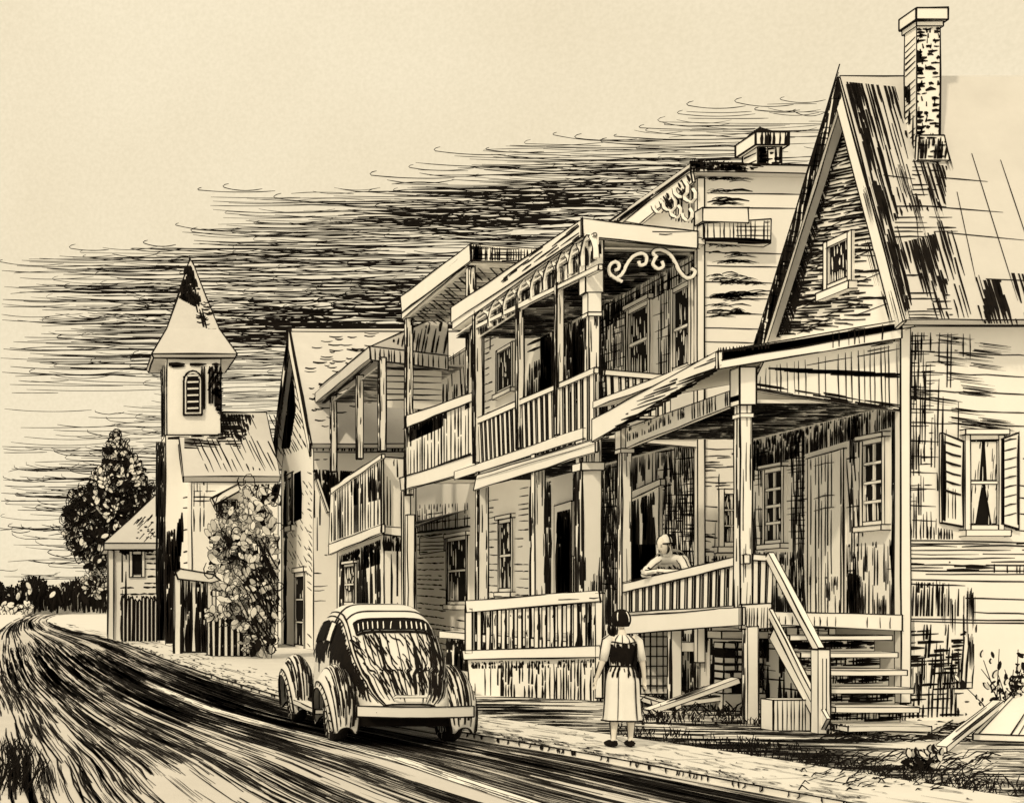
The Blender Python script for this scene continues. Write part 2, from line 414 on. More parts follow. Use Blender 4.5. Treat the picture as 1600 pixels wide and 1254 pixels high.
# yard: worn earth with grass strokes, one mass nobody could count
gs = MB()
for i in range(4200):
    py = R(1085, 1254); px = R(560, 1600)
    p = PZ(0).P(px, py)
    k = .30+1.1*noise.noise(Vector((px*.006, py*.02, 2)))
    if 960 < px < 1330 and 1125 < py < 1205: k += .25
    kx = road(s_at(p.y, 0), 0).x + 1.8
    if p.x < kx: continue
    if random.random() > k: continue
    ln = R(.2, 1.1)*p.y/16; sl_ = R(-.25, .1)
    q = [Vector((p.x+ln*t, p.y+ln*sl_*t+.04*sin(t*3), 0)) for t in (0, .33, .66, 1)]
    gs.rib(q, R(1.2, 3.6), UP)
for i in range(90):
    px, py = R(900, 1350), R(1120, 1200); p = PZ(0).P(px, py)
    if p.x < road(s_at(p.y, 0), 0).x + 1.8: continue
    q = [Vector((p.x+R(.5, 1.2)*t, p.y-.15*t, 0)) for t in (0, .4, 1)]; gs.rib(q, R(5, 12), UP, 2, .003)
def tuft(mb, p, h, n, w=1.8, lean=.5):
    for k in range(n):
        a = R(-1, 1)*lean*h; x = p.x+R(-.5, .5)*h
        mb.line([(x, p.y+R(-.05, .05), p.z), (x+a*.4, p.y, p.z+h*R(.4, .6)), (x+a, p.y, p.z+h*R(.7, 1))], w)
tag(gs.build('trodden_yard_marks', [EARTH, INK, WASH]), kind='structure')
gt = MB()
for i in range(520):      # short ink strokes drawing the darkness below the porch
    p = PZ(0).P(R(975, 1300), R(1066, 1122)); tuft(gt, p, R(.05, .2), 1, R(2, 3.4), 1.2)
for i in range(420):      # litter and weeds round the steps
    p = PZ(0).P(R(1280, 1500), R(1092, 1160)); gt.line([p, p+Vector((R(.05, .2), R(-.05, .05), R(0, .06))), p+Vector((R(.15, .45), 0, R(-.01, .05)))], R(1.4, 3.2))
for i in range(260):
    px, py = R(1240, 1540), R(1180, 1246); p = PZ(0).P(px, py); a = R(-.6, .9)
    gt.line([p, p+Vector((.1*cos(a), 0, .03+.1*abs(sin(a)))), p+Vector((.22*cos(a), .02, .05*R(-1, 1)+.06))], R(1.6, 3))
for i in range(330):
    px = R(960, 1600); py = 1150+(px-960)*.13+R(-14, 22)+ (R(0, 25) if px > 1250 else 0)
    if py > 1250: continue
    p = PZ(0).P(px, py)
    if p.x < road(s_at(p.y, 0), 0).x+1.7: continue
    tuft(gt, p, R(.06, .16), 2)
for i in range(200):
    px = R(1000, 1420); p = PZ(0).P(px, 1118+R(0, 16)); tuft(gt, p, R(.05, .14), 2)
for i in range(40): tuft(gt, PZ(0).P(R(0, 42), R(1185, 1245)), R(.15, .38), 3, 2.2)
tag(gt.build('grass_and_shade_strokes', INK), 'short ragged grass tufts along the edge of the pavement and yard, and ink strokes drawing the dark below the porch', 'grass', kind='stuff')
# clouds: long curved streaks of vapour hanging far behind the street
cl = MB()
def edge_top(px):
    P_ = [(0, 408), (110, 388), (230, 378), (300, 352), (315, 300), (430, 306), (560, 285), (600, 268), (680, 240), (760, 232), (870, 214), (1000, 190), (1060, 172), (1180, 158), (1300, 176), (1310, 170)]
    for (x0, y0), (x1, y1) in zip(P_, P_[1:]):
        if x0 <= px <= x1: return y0+(y1-y0)*(px-x0)/(x1-x0)
    return 9999
BL = [(540, 500, 210, 34, 1.6), (430, 520, 120, 30, 1.2), (640, 450, 120, 30, .7), (800, 318, 210, 42, 1.25), (640, 345, 160, 36, .9), (1000, 262, 130, 26, .55),
      (170, 470, 160, 48, 1.0), (380, 410, 190, 34, .75), (60, 500, 110, 26, .45), (180, 545, 150, 22, .6), (40, 570, 90, 40, .35), (400, 590, 60, 50, .25),
      (500, 470, 150, 16, .8), (90, 720, 120, 24, .35), (60, 775, 130, 26, .75), (60, 850, 130, 34, .55), (30, 720, 90, 14, .4), (840, 380, 90, 30, .3), (900, 300, 120, 30, .5),
      (120, 615, 75, 22, -.9), (60, 648, 60, 14, -.6), (40, 680, 50, 10, -.3), (340, 470, 40, 20, .2)]
def cloud_d(px, py):
    if py < edge_top(px): return 0
    d = .36
    for x, y, a, b, v in BL: d += (v if v < 0 else v*.62)*math.exp(-((px-x)/a)**2-((py-y)/b)**2)
    return d
def cstroke(px, py, ln, w, bow, sl, hook=0):
    Y = R(560, 680); n = 9; q = []
    if hook: h_ = R(3, 8); q += [at(px+h_*1.2, py-h_, Y), at(px+h_*.2, py-h_*.75, Y), at(px-h_*.3, py-h_*.35, Y)]
    for i in range(n+1):
        t = i/n; q.append(at(px+ln*t, py+sl*ln*t+bow*4*t*(1-t), Y))
    cl.line(q, w, wob=.05, sides=3)
for i in range(14500):
    px, py = R(-40, 1300), R(150, 905); d = cloud_d(px, py)
    if px > 640 and py > 520: continue
    if px > 260 and py > 760: continue
    if random.random() > d*.5: continue
    ln = R(70, 290)*(1 if d < .9 else .5)
    if px < 240 and py > 640: ln *= .6
    w = 1.1 if d < .5 else R(1.0, 1.6)+min(1.6, max(0, d-.85)*2.2)*R(.2, 1.2)
    bow = R(0, 6) if random.random() < .85 else R(-4, 0)
    sl = R(-.02, .012) if px < 560 else R(-.035, .03)
    if px+ln > 1330: ln = max(20, R(1310, 1480)-px)
    if edge_top(px+ln/2) > py+4 or edge_top(px+ln*.9) > py+16: continue
    cstroke(px, py, ln, w, bow, sl, random.random() < .1)
for (px, py, ln) in [(310, 297, 120), (430, 310, 110), (350, 293, 60), (580, 274, 130), (640, 262, 100), (680, 236, 110), (760, 234, 90), (865, 211, 130), (900, 216, 150), (1030, 190, 110), (1060, 178, 120), (1075, 165, 90), (1150, 160, 90), (1180, 172, 70), (1220, 156, 70), (1240, 174, 50),
                     (110, 388, 60), (225, 380, 50), (275, 352, 110), (300, 362, 160), (0, 409, 100), (1000, 200, 180), (1010, 205, 170), (960, 213, 200), (940, 222, 220)]:
    cstroke(px, py, ln, 1.4, R(2, 7), R(.0, .05), 1)
for i in range(46):      # curled lower clouds
    px, py = R(-10, 215), R(600, 900)
    if cloud_d(px, py) < .1: continue
    a = R(14, 42); Y = R(600, 640)
    cl.line([at(px+a*cos(t), py+a*.22*sin(t), Y) for t in [radians(-170-k*24) for k in range(R(6, 10).__int__())]], 1.3, sides=3)
tag(cl.build('clouds', INK), kind='structure')

# ================================================================ GABLED HOUSE (nearest, right)
G = thing('gabled_house', 'nearest clapboard house with steep pointed gable, tall brick chimney and a corner porch with steps', 'house', (12, 18.46, 0))
W = PX(12); S = PY(18.46)
b = MB()
b.prism([(12, 18.46, 0), (12, 22.5, 0), (12, 22.5, 5.35), (12, 19.6, 9.45), (12, 18.46, 5.72)], (9, 0, 0), 2.2)
ga = [(1316, 165), (1398, 496), (1205, 528)]
hatch(b, W, [(1316, 165), (1350, 300), (1396, 490), (1200, 530)], 11, .052, 3.2, (.3, 1.1), .1, wob=.5, keep=lambda u, v: (.95 if u > 19.35 else .6)-(.62 if (u < 19.15 and v < 7.6) else 0), off=.008)
hatch(b, W, [(1316, 165), (1398, 496), (1200, 530)], 16, .06, 2.2, (.3, .8), .3, wob=.5, keep=lambda u, v: .75 if u > 19.3 else .1, off=.008)
for k in range(13): hatch(b, W, [(1316, 165), (1398, 496), (1205, 528)], 0, .42, 1.8, (.5, 1.5), .1, keep=.18)
hatch(b, W, [(1316, 155), (1320, 200), (1235, 520), (1200, 530)], 60, .035, 3, (.2, .9), .1, keep=.85, off=.009)
# facade under the porch: shingle lines, and vertical strokes that draw the porch shade
fac = [(1178, 690), (1408, 632), (1408, 962), (1178, 962)]
def facok(u, v):
    p = CAM; px = CX+F*12/u
    for a, c in ((1258, 1322), (1346, 1394), (1190, 1236)):
        if a < px < c: return 0
    return 1
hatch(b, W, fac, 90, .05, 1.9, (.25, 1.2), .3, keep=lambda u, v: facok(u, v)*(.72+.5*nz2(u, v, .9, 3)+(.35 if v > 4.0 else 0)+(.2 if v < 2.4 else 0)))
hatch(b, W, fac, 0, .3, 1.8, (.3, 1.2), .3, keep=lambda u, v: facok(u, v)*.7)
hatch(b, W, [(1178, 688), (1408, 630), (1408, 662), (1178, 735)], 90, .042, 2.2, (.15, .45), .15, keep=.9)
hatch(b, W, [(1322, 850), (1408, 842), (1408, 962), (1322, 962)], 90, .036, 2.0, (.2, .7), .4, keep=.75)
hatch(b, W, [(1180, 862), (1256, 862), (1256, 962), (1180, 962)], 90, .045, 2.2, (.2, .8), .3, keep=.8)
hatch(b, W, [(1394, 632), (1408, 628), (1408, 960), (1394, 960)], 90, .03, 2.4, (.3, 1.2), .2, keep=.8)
for i in range(26):
    p = W.P(R(1185, 1400), R(850, 958)); p2 = p+Vector((0, 0, -R(.2, .5)))
    if facok(p.y, p.z): b.rib([p, p.lerp(p2, .5), p2], R(8, 15), W.n, 2, .004)
hatch(b, W, fac, 84, .09, 1.7, (.3, 1.2), .3, keep=lambda u, v: facok(u, v)*.7)
hatch(b, W, [(1178, 700), (1258, 680), (1258, 850), (1178, 860)], 3, .09, 1.6, (.2, .6), .3, keep=lambda u, v: facok(u, v)*.8)
# side wall (faces the viewer)
sw = [(1412, 520), (1640, 532), (1640, 964), (1412, 964)]
y = 545
for y in (548, 581, 609, 638, 659): b.rib([S.P(1416+i*25, y+i*1.0+R(-1, 1)) for i in range(9)], 1.9, S.n)
for y, a, c in ((688, 1416, 1468), (712, 1416, 1466), (737, 1412, 1464), (762, 1414, 1462), (789, 1416, 1462), (812, 1425, 1462), (716, 1598, 1610), (758, 1592, 1610), (777, 1590, 1612), (802, 1590, 1612), (828, 1586, 1612)): b.rib([S.P(a, y), S.P((a+c)/2, y+1), S.P(c, y+2)], 2, S.n)
hatch(b, S, [(1414, 518), (1520, 522), (1505, 640), (1495, 700), (1414, 690)], 89, .05, 1.7, (.25, 1.2), .2, keep=lambda u, v: 1.0-(u-12)*.6)  # strokes from here draw shade at the top corner of the wall
hatch(b, S, [(1414, 518), (1500, 522), (1490, 600), (1414, 640)], 2, .06, 1.7, (.15, .6), .3, keep=.7)
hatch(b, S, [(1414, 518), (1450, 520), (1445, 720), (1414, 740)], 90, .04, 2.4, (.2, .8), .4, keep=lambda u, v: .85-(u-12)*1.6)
hatch(b, S, [(1414, 740), (1465, 740), (1465, 835), (1414, 835)], 90, .11, 1.6, (.2, .6), .5, keep=.6)
hatch(b, S, [(1414, 816), (1490, 828), (1490, 842), (1414, 842)], 90, .05, 2.4, None, keep=.9)
hatch(b, S, [(1416, 848), (1640, 848), (1640, 900), (1416, 896)], 0, .055, 2.0, (.5, 2.2), .2, wob=.7, keep=.85)
hatch(b, S, [(1416, 876), (1560, 880), (1540, 898), (1416, 890)], 0, .03, 3.2, (.2, .6), .3, keep=.6)
hatch(b, S, [(1545, 880), (1640, 884), (1640, 896), (1545, 894)], 90, .05, 2, None, keep=.5)
for y, a, c in ((844, 1412, 1640), (905, 1412, 1640), (966, 1400, 1640), (970, 1412, 1640), (934, 1508, 1640), (956, 1520, 1640), (911, 1412, 1508)): b.rib([S.P(a+(c-a)*t, y+t*4+R(-.7, .7)) for t in (0, .2, .4, .6, .8, 1)], 2.2, S.n)
hatch(b, S, [(1416, 908), (1504, 912), (1500, 962), (1416, 962)], 88, .035, 3, (.3, .6), .1, keep=lambda u, v: .95 if u < 12.45 else .55)
hatch(b, S, [(1408, 972), (1512, 976), (1490, 1075), (1440, 1075), (1405, 1010)], 3, .045, 4.5, (.1, .4), .2, keep=patch(.75, 2, 5))
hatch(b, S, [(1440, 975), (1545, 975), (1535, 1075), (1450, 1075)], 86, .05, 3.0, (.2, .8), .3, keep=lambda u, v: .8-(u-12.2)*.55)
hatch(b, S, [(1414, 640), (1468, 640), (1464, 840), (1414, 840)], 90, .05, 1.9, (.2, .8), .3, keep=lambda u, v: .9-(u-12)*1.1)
hatch(b, S, [(1414, 520), (1462, 522), (1456, 760), (1414, 800)], 1, .09, 1.7, (.1, .4), .3, keep=.6)
hatch(b, S, [(1405, 1040), (1500, 1045), (1500, 1118), (1405, 1122)], 88, .06, 3.2, (.1, .5), .2, keep=patch(.65, 2, 9))
hatch(b, S, [(1405, 1060), (1520, 1065), (1510, 1118), (1405, 1122)], 2, .06, 3, (.1, .5), .3, keep=.55)
for i in range(18):
    p = S.P(R(1418, 1540), R(525, 700)); b.rib([p, p+Vector((.15, 0, -.02)), p+Vector((.4, 0, -.05))], R(6, 14), S.n, 2, .003)
for i in range(14):
    p = S.P(R(1420, 1520), R(915, 1060)); b.rib([p, p-UP*.15, p-UP*.4], R(6, 14), S.n, 2, .003)
b.build('wall', [WALL, INK, WASH], G)
cb = MB(); cb.box(11.93, 12.07, 18.39, 18.53, .3, 5.7, 2.4); cb.build('corner_board', PAPER, G)
# roof
rf = MB(); RA, RB, RC_ = Vector((11.75, 19.55, 9.78)), Vector((11.75, 18.02, 5.72)), Vector((11.75, 21.95, 6.18)); EX = Vector((9.5, 0, 0))
nearn = (RA-RB).cross(EX).normalized();
if nearn.z < 0: nearn = -nearn
farn = (RA-RC_).cross(EX).normalized()
if farn.z < 0: farn = -farn
rf.add([RB, RA, RA+EX, RB+EX], [(0, 1, 2, 3)]); rf.add([RA, RC_, RC_+EX, RA+EX], [(0, 1, 2, 3)])
th = .13
rf.add([RB-nearn*th, RA-UP*.2, RC_-farn*th, RB, RA, RC_], [(0, 1, 4, 3), (1, 2, 5, 4)])
rf.add([RB-nearn*th, RA-UP*.2, RA-UP*.2+EX, RB-nearn*th+EX], [(0, 1, 2, 3)]); rf.add([RC_-farn*th, RA-UP*.2, RA-UP*.2+EX, RC_-farn*th+EX], [(0, 1, 2, 3)])
rf.add([RB, RB-nearn*th, RB-nearn*th+EX, RB+EX], [(0, 1, 2, 3)])
NP = P3(RA, RB, RA+EX)
rf.line([RA, RB], 3.2); rf.line([RA+Vector((0, 0, .18)), RC_], 3.0); rf.line([RB, RB+Vector((2.5, 0, 0))], 2.5); rf.line([RB-nearn*th, RB+EX-nearn*th], 3.4); rf.line([RA, RA+Vector((1.3, 0, 0))], 2.6)
rf.line([RB+Vector((1.2, 0, 0)), RB+EX], 3)
rf.line([RA-UP*.2, RB-nearn*th], 2.2)
fall = 90
def nk(c): return lambda u, v: c
hatch(rf, NP, [(1322, 132), (1345, 130), (1398, 300), (1425, 480), (1414, 488)], 0, .045, 3.6, (.4, 1.4), .12, keep=.9)
hatch(rf, NP, [(1320, 128), (1400, 136), (1425, 250), (1480, 260), (1475, 330), (1420, 330), (1400, 345), (1384, 350)], 0, .055, 3.4, (.3, 1.3), .15, keep=patch(.82, 1.2, 4))
hatch(rf, NP, [(1320, 128), (1400, 136), (1428, 300), (1390, 330)], 0, .05, 2.2, (.5, 1.6), .15, keep=.6)
hatch(rf, NP, [(1388, 385), (1462, 365), (1468, 420), (1480, 440), (1480, 500), (1418, 496)], 0, .045, 3.6, (.3, 1.0), .1, keep=patch(.85, 1.5, 6))
hatch(rf, NP, [(1440, 365), (1490, 360), (1530, 495), (1450, 500)], 0, .075, 2.6, (.4, 1.2), .2, keep=.8)
hatch(rf, NP, [(1400, 320), (1480, 320), (1500, 372), (1395, 385)], 90, .08, 2.2, (.3, .9), .2, keep=.8)
hatch(rf, NP, [(1415, 430), (1480, 430), (1490, 500), (1420, 500)], 90, .05, 2.4, (.2, .5), .4, keep=.6)
hatch(rf, NP, [(1538, 436), (1562, 438), (1575, 506), (1538, 506)], 0, .03, 4.5, None, keep=.95)
hatch(rf, NP, [(1562, 425), (1620, 430), (1640, 508), (1575, 508)], 0, .065, 4.2, (.3, .9), .15, keep=.85)
hatch(rf, NP, [(1525, 430), (1545, 430), (1548, 508), (1530, 500)], 0, .06, 2, (.3, .7), .2, keep=.7)
for a in ((1518, 240, 1590, 470), (1563, 250, 1640, 480), (1495, 300, 1525, 440), (1430, 320, 1440, 440)): rf.rib([NP.P(a[0]+(a[2]-a[0])*t, a[1]+(a[3]-a[1])*t) for t in (0, .25, .5, .75, 1)], 1.2, NP.n)
for a in ((1460, 277, 1543, 284), (1440, 322, 1567, 332), (1480, 364, 1605, 376), (1540, 436, 1640, 440), (1380, 274, 1430, 280)): rf.rib([NP.P(a[0]+(a[2]-a[0])*t, a[1]+(a[3]-a[1])*t) for t in (0, .5, 1)], 1.8, NP.n)
for i in range(16):
    p = NP.P(R(1350, 1480), R(180, 480)); q = (RB-RA).normalized(); rf.rib([p, p+q*.2, p+q*R(.4, .7)], R(7, 15), NP.n, 2, .003)
hatch(rf, NP, [(1425, 250), (1475, 250), (1480, 320), (1440, 330)], 0, .07, 2.4, (.3, .9), .3, keep=.8)
hatch(rf, NP, [(1425, 250), (1470, 252), (1470, 300), (1425, 310)], 90, .09, 2.2, (.1, .4), .3, keep=.7)
rf.build('roof', [ROOF, INK, WASH], G)
bb = MB()       # barge boards
for (A, B, nn, dk) in ((RA, RB, nearn, 0), (RA, RC_, farn, 1)):
    A2, B2 = A+Vector((-.03, 0, -.03)), B+Vector((-.03, 0, -.02)); dn = -nn*(.2 if not dk else .30)
    q = [A2, B2, B2+dn, A2+dn.normalized()*.1 - UP*.25]
    bb.prism(q, (.05, 0, 0), 2.2)
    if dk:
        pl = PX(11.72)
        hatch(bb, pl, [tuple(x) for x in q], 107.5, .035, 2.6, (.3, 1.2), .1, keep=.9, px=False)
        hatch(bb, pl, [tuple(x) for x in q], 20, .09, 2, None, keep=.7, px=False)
bb.build('barge_board', [PAPER, INK, WASH], G)
window(G, W, 1298, 1330, 372, 432, 1, 1, .1, sill=True, dens=.9, head=False)
window(G, W, 1354, 1384, 690, 812, 2, 4, .07, head=True)
window(G, W, 1200, 1226, 735, 842, 2, 4, .07, head=True)
window(G, S, 1512, 1556, 688, 820, 1, 2, .075, head=True, curtain=True, dens=.3)
for (x0, x1, nm) in ((1472, 1505, 0), (1565, 1592, 1)):
    sh = MB(); q = [(x0, 676), (x1, 690 if not nm else 684), (x1, 822), (x0, 816)] if not nm else [(x0, 686), (x1, 676), (x1, 826), (x0, 818)]
    pl = PY(18.40); sh.board(pl, q, .05, 3)
    for k in range(6 if not nm else 9):
        yy = 690+k*(15 if not nm else 14.5); sh.line([pl.P(x0+3, yy), pl.P((x0+x1)/2, yy+(5 if not nm else -3)), pl.P(x1-4, yy+(8 if not nm else -5))], 5 if not nm else 3.2)
    if not nm: hatch(sh, pl, [(x0+3, 760), (x1-3, 766), (x1-3, 812), (x0+3, 808)], 90, .05, 1.6, keep=.8)
    hatch(sh, pl, [(x0, 678), (x0+5, 680), (x0+5, 814), (x0, 812)] if not nm else [(x1-5, 680), (x1, 680), (x1, 820), (x1-5, 818)], 90, .02, 3, keep=.8)
    o = sh.build('shutter', [PAPER, INK], G)
d = MB(); d.board(PX(11.95), [(1262, 716), (1318, 700), (1318, 962), (1262, 962)], .06, 2.2)
hatch(d, PX(11.95), [(1264, 718), (1316, 702), (1316, 960), (1264, 960)], 90, .1, 1.7, (.6, 2.2), .1, keep=.85)
hatch(d, PX(11.95), [(1264, 900), (1316, 900), (1316, 960), (1264, 960)], 90, .05, 1.7, (.2, .5), .3, keep=.6)
for y in (722, 773, 792): d.line([PX(11.93).P(1272, y+6), PX(11.93).P(1288, y+1), PX(11.93).P(1303, y)], 2)
d.build('door', [PAPER, INK, WASH], G)
# chimney
ch = MB(); x0, x1, y0, y1 = 12.56, 12.91, 19.0, 19.27
ch.box(x0, x1, y0, y1, 8.2, 10.3, 2.6); ch.prism([(x0-.02, y0, 8.28), (x1+.10, y0, 8.28), (x1+.02, y0, 8.65), (x0, y0, 8.65)], (0, -.06, 0), 2.2)
pl = PY(y0)
for k in range(25):
    z = 8.32+k*.078
    hatch(ch, pl, [(x0, z), (x1, z), (x1, z+.07), (x0, z+.07)], 3, .06, R(2.5, 6), (.05, .17), .4, keep=.8 if z > 9.6 or z < 8.9 else .6, px=False, wob=1)
    for j in range(3):
        if random.random() < .6: xx = R(x0, x1); ch.rib([Vector((xx, y0, z)), Vector((xx+R(-.02, .02), y0, z+.07))], R(2, 4.5), pl.n)
hatch(ch, pl, [(x0, 8.3), (x1, 8.3), (x1, 8.55), (x0+.12, 8.55)], 40, .04, 5, (.1, .3), .2, keep=.7, px=False)
for k in range(20):
    z = 8.5+k*.09
    if random.random() < .9: ch.rib([Vector((x0, y1-.02, z-.03)), Vector((x0, y0+.02, z+.02))], R(2, 4), Vector((-1, 0, 0)))
hatch(ch, PX(x0), [(y0, 8.4), (y1, 8.4), (y1, 9.5), (y0, 9.5)], 90, .06, 4, (.2, .8), .3, keep=.5, px=False)
co = ch.build('chimney', [PAPER, INK, WASH], G)
cc = MB(); cc.box(x0-.05, x1+.07, y0-.07, y1+.05, 10.36, 10.53, 2.8); cc.box(x0-.02, x1+.03, y0-.03, y1+.03, 10.28, 10.358, 2); cc.build('chimney_cap', PAPER, co)
hatch_f = MB(); FP_ = PY(18.937); hatch(hatch_f, FP_, [(x0-.02, 8.3), (x1+.09, 8.3), (x1+.02, 8.62), (x0, 8.62)], 85, .03, 3.5, (.1, .3), .2, keep=.75, px=False, off=.008); hatch(hatch_f, FP_, [(x0-.02, 8.3), (x1+.09, 8.3), (x1+.02, 8.62), (x0, 8.62)], 0, .08, 2.5, (.05, .15), .4, keep=.8, px=False, off=.008); hatch_f.build('flashing', [PAPER, INK], co)
# --- porch
pr = MB(); PF = PX(9.25); PE = PY(18.2)
pr.prism([(9.27, 18.2, 5.18), (12, 18.2, 5.66), (12, 18.2, 5.74), (9.27, 18.2, 5.30)], (0, 4.5, 0), 2)
hatch(pr, P3((9.27, 18.2, 5.3), (12, 18.2, 5.74), (9.27, 22, 5.3)), [(9.3, 18.3, 5.3), (11.5, 18.3, 5.66), (11.5, 22.3, 5.66), (9.3, 22.3, 5.3)], 0, .1, 2.5, None, px=False, keep=.6)
pr.prism([PF.P(1121, 548), PF.P(1121, 575), PF.P(925, 690), PF.P(925, 655)], (.05, 0, 0), 2.4)
hatch(pr, PF, [(1119, 556), (1121, 580), (940, 690), (1000, 622)], 0, .04, 3.0, (.4, 1.4), .15, keep=lambda u, v: .85 if u < 20.6 else .35)
hatch(pr, PF, [(1119, 572), (1121, 580), (940, 690), (940, 682)], 2, .03, 4, (.4, 1.4), .05, keep=.9)  # dark strip along the lower edge, drawn as shade underneath
pr.prism(PE.Q([(1122, 549), (1409, 500), (1409, 528), (1122, 576)]), (0, .06, 0), 2.4)
hatch(pr, PE, [(1300, 520), (1409, 502), (1409, 526), (1290, 545)], 90, .07, 1.7, None, keep=.7)
hatch(pr, PE, [(1310, 518), (1405, 504), (1405, 512), (1310, 528)], 12, .04, 2, (.1, .6), .3, keep=.6)
hatch(pr, PE, [(1122, 543), (1215, 535), (1200, 545), (1122, 551)], 90, .04, 2.5, None, keep=.9)
E2 = PY(18.42)
pr.prism(E2.Q([(1196, 560), (1409, 532), (1409, 642), (1172, 608)]), (0, .08, 0), 2)
hatch(pr, E2, [(1198, 572), (1408, 536), (1408, 638), (1176, 606)], 91, .085, 1.6, None, keep=.95)
hatch(pr, E2, [(1180, 573), (1408, 583), (1408, 590), (1250, 582)], 0, .016, 3.6, None, keep=1)
hatch(pr, E2, [(1260, 565), (1408, 530), (1408, 545), (1260, 572)], 10, .035, 2.5, (.2, .7), .2, keep=.8)
hatch(pr, E2, [(1180, 598), (1408, 632), (1408, 642), (1175, 610)], -8, .03, 3.0, (.3, .9), .1, keep=.9)
IB = PX(9.62); pr.prism(IB.Q([(1152, 606), (1152, 630), (978, 700), (978, 668)]), (.08, 0, 0), 2)
hatch(pr, IB, [(1152, 606), (1152, 628), (1080, 656), (1080, 630)], 88, .08, 1.8, None, keep=.7); hatch(pr, IB, [(1070, 636), (1070, 652), (980, 690), (980, 668)], 88, .08, 1.8, (.05, .2), .5, keep=.8)
# plank ceiling of the porch, its shade drawn in dense black strokes
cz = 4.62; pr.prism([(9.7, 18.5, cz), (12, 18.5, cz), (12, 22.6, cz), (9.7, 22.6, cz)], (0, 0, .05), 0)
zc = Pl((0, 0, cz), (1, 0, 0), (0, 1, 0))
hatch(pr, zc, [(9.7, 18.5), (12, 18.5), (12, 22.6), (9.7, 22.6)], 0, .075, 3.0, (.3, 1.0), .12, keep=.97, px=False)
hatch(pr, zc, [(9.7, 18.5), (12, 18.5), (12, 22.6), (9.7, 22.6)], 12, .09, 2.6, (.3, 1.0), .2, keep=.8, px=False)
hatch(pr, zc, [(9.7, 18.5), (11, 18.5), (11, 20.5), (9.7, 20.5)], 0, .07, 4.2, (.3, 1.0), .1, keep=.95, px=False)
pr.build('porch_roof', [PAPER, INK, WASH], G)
post(G, 9.72, 18.5, 1.45, 5.1, .17, name='porch_post', drips=False)
hd = MB(); hd.box(9.60, 9.84, 18.37, 18.62, 4.58, 5.12, 2.2); hd.box(9.62, 9.82, 18.39, 18.6, 4.40, 4.46, 1.6); hd.build('post_capital', PAPER, G)
post(G, 9.72, 22.45, 1.4, 4.8, .17, name='porch_post')
dk = MB(); dk.prism([(9.66, 18.4, 1.44), (12, 18.4, 1.5), (12, 22.6, 1.5), (9.66, 22.6, 1.44)], (0, 0, -.06), 1.6)
DF = PX(9.62)
dk.prism(DF.Q([(1160, 948), (1160, 976), (975, 990), (975, 962)]), (.04, 0, 0), 2.2); dk.prism(PY(18.36).Q([(1158, 944), (1206, 942), (1206, 982), (1158, 982)]), (0, .05, 0), 2.2)
hatch(dk, PY(18.36), [(1160, 950), (1204, 948), (1204, 980), (1160, 980)], 88, .045, 1.8, None, keep=.9)
hatch(dk, DF, [(1155, 966), (1155, 950), (1010, 966), (1010, 972)], 1, .12, 1.8, (.5, 1.5), .3, keep=.6)
dk.prism(PY(18.36).Q([(1206, 955), (1410, 960), (1410, 985), (1206, 975)]), (0, .05, 0), 1.8)
hatch(dk, PY(18.36), [(1210, 962), (1408, 964), (1408, 982), (1210, 974)], 89, .09, 1.6, None, keep=.7)
dk.build('porch_deck', [PAPER, INK, WASH], G)
for (px_, pyb) in ((1165, 1132), (1047, 1122)):
    p = PX(9.7).P(px_, 1000); sp = MB(); sp.box(9.69, 9.85, p.y-.07, p.y+.07, 0, 1.4, 2); hatch(sp, Pl((9.69, 0, 0), (0, 1, 0), (0, 0, 1)), [(p.y-.07, 0), (p.y+.07, 0), (p.y+.07, 1.4), (p.y-.07, 1.4)], 90, .06, 2, (.3, .9), .3, px=False); sp.build('deck_support', [PAPER, INK], G)
dkw = MB(); dkw.prism([(11.2, 18.9, 0), (11.2, 22.4, 0), (11.2, 22.4, 1.36), (11.2, 18.9, 1.36)], (.1, 0, 0), 1.5)     # boards below the deck
U = PX(11.2)
hatch(dkw, U, [(18.9, 0), (22.4, 0), (22.4, 1.36), (18.9, 1.36)], 90, .06, 4, (.3, 1.0), .12, keep=patch(.85, .8, 8), px=False)
hatch(dkw, U, [(18.9, 0), (22.4, 0), (22.4, 1.36), (18.9, 1.36)], 0, .12, 2, (.3, 1.0), .3, keep=.6, px=False)
dkw.build('skirting', [PAPER, INK], G)
railing(G, PX(9.66), (965, 913), (1162, 866), (965, 962), (1160, 950), 17, bw=.13, topw=14, lw=2.2)
ra = railing(G, PY(18.42), (1176, 865), (1212, 867), (1176, 948), (1208, 950), 3, bw=.07, topw=10)
# stairs going down towards the viewer
st = G
for k in range(6):
    z = 1.28-k*.23; y = 18.35-k*.27
    s_ = MB(); xr = 11.55-.07*k+R(-.04, .04); s_.box(10.12, xr, y-.34, y+.02, z-.07, z, 2)
    s_.box(10.16, xr-.05, y-.02, y+.02, z-.23, z-.072, 1.2)
    hatch(s_, PY(y-.02), [(10.16, z-.2), (xr-.05, z-.2), (xr-.05, z-.075), (10.16, z-.075)], 1, .026, 4.0, (.2, .7), .18, keep=.95 if k < 3 else .7, px=False); s_.rib([Vector((10.2, y-.2, z+.002)), Vector((10.7, y-.22, z+.002)), Vector((R(11, 11.5), y-.2, z+.002))], 2, UP)  # riser strokes draw the shadow between the steps
    hatch(s_, PY(y-.02), [(10.16, z-.2), (11.2, z-.2), (11.2, z-.075), (10.16, z-.075)], 88, .05, 2, None, keep=.7, px=False)
    s_.build('stair_tread', [PAPER, INK], G)
sg = MB(); sg.beam((10.06, 18.3, 1.32), (10.0, 16.95, .12), .05, .24, 2.2); sg.build('stair_stringer', PAPER, G)
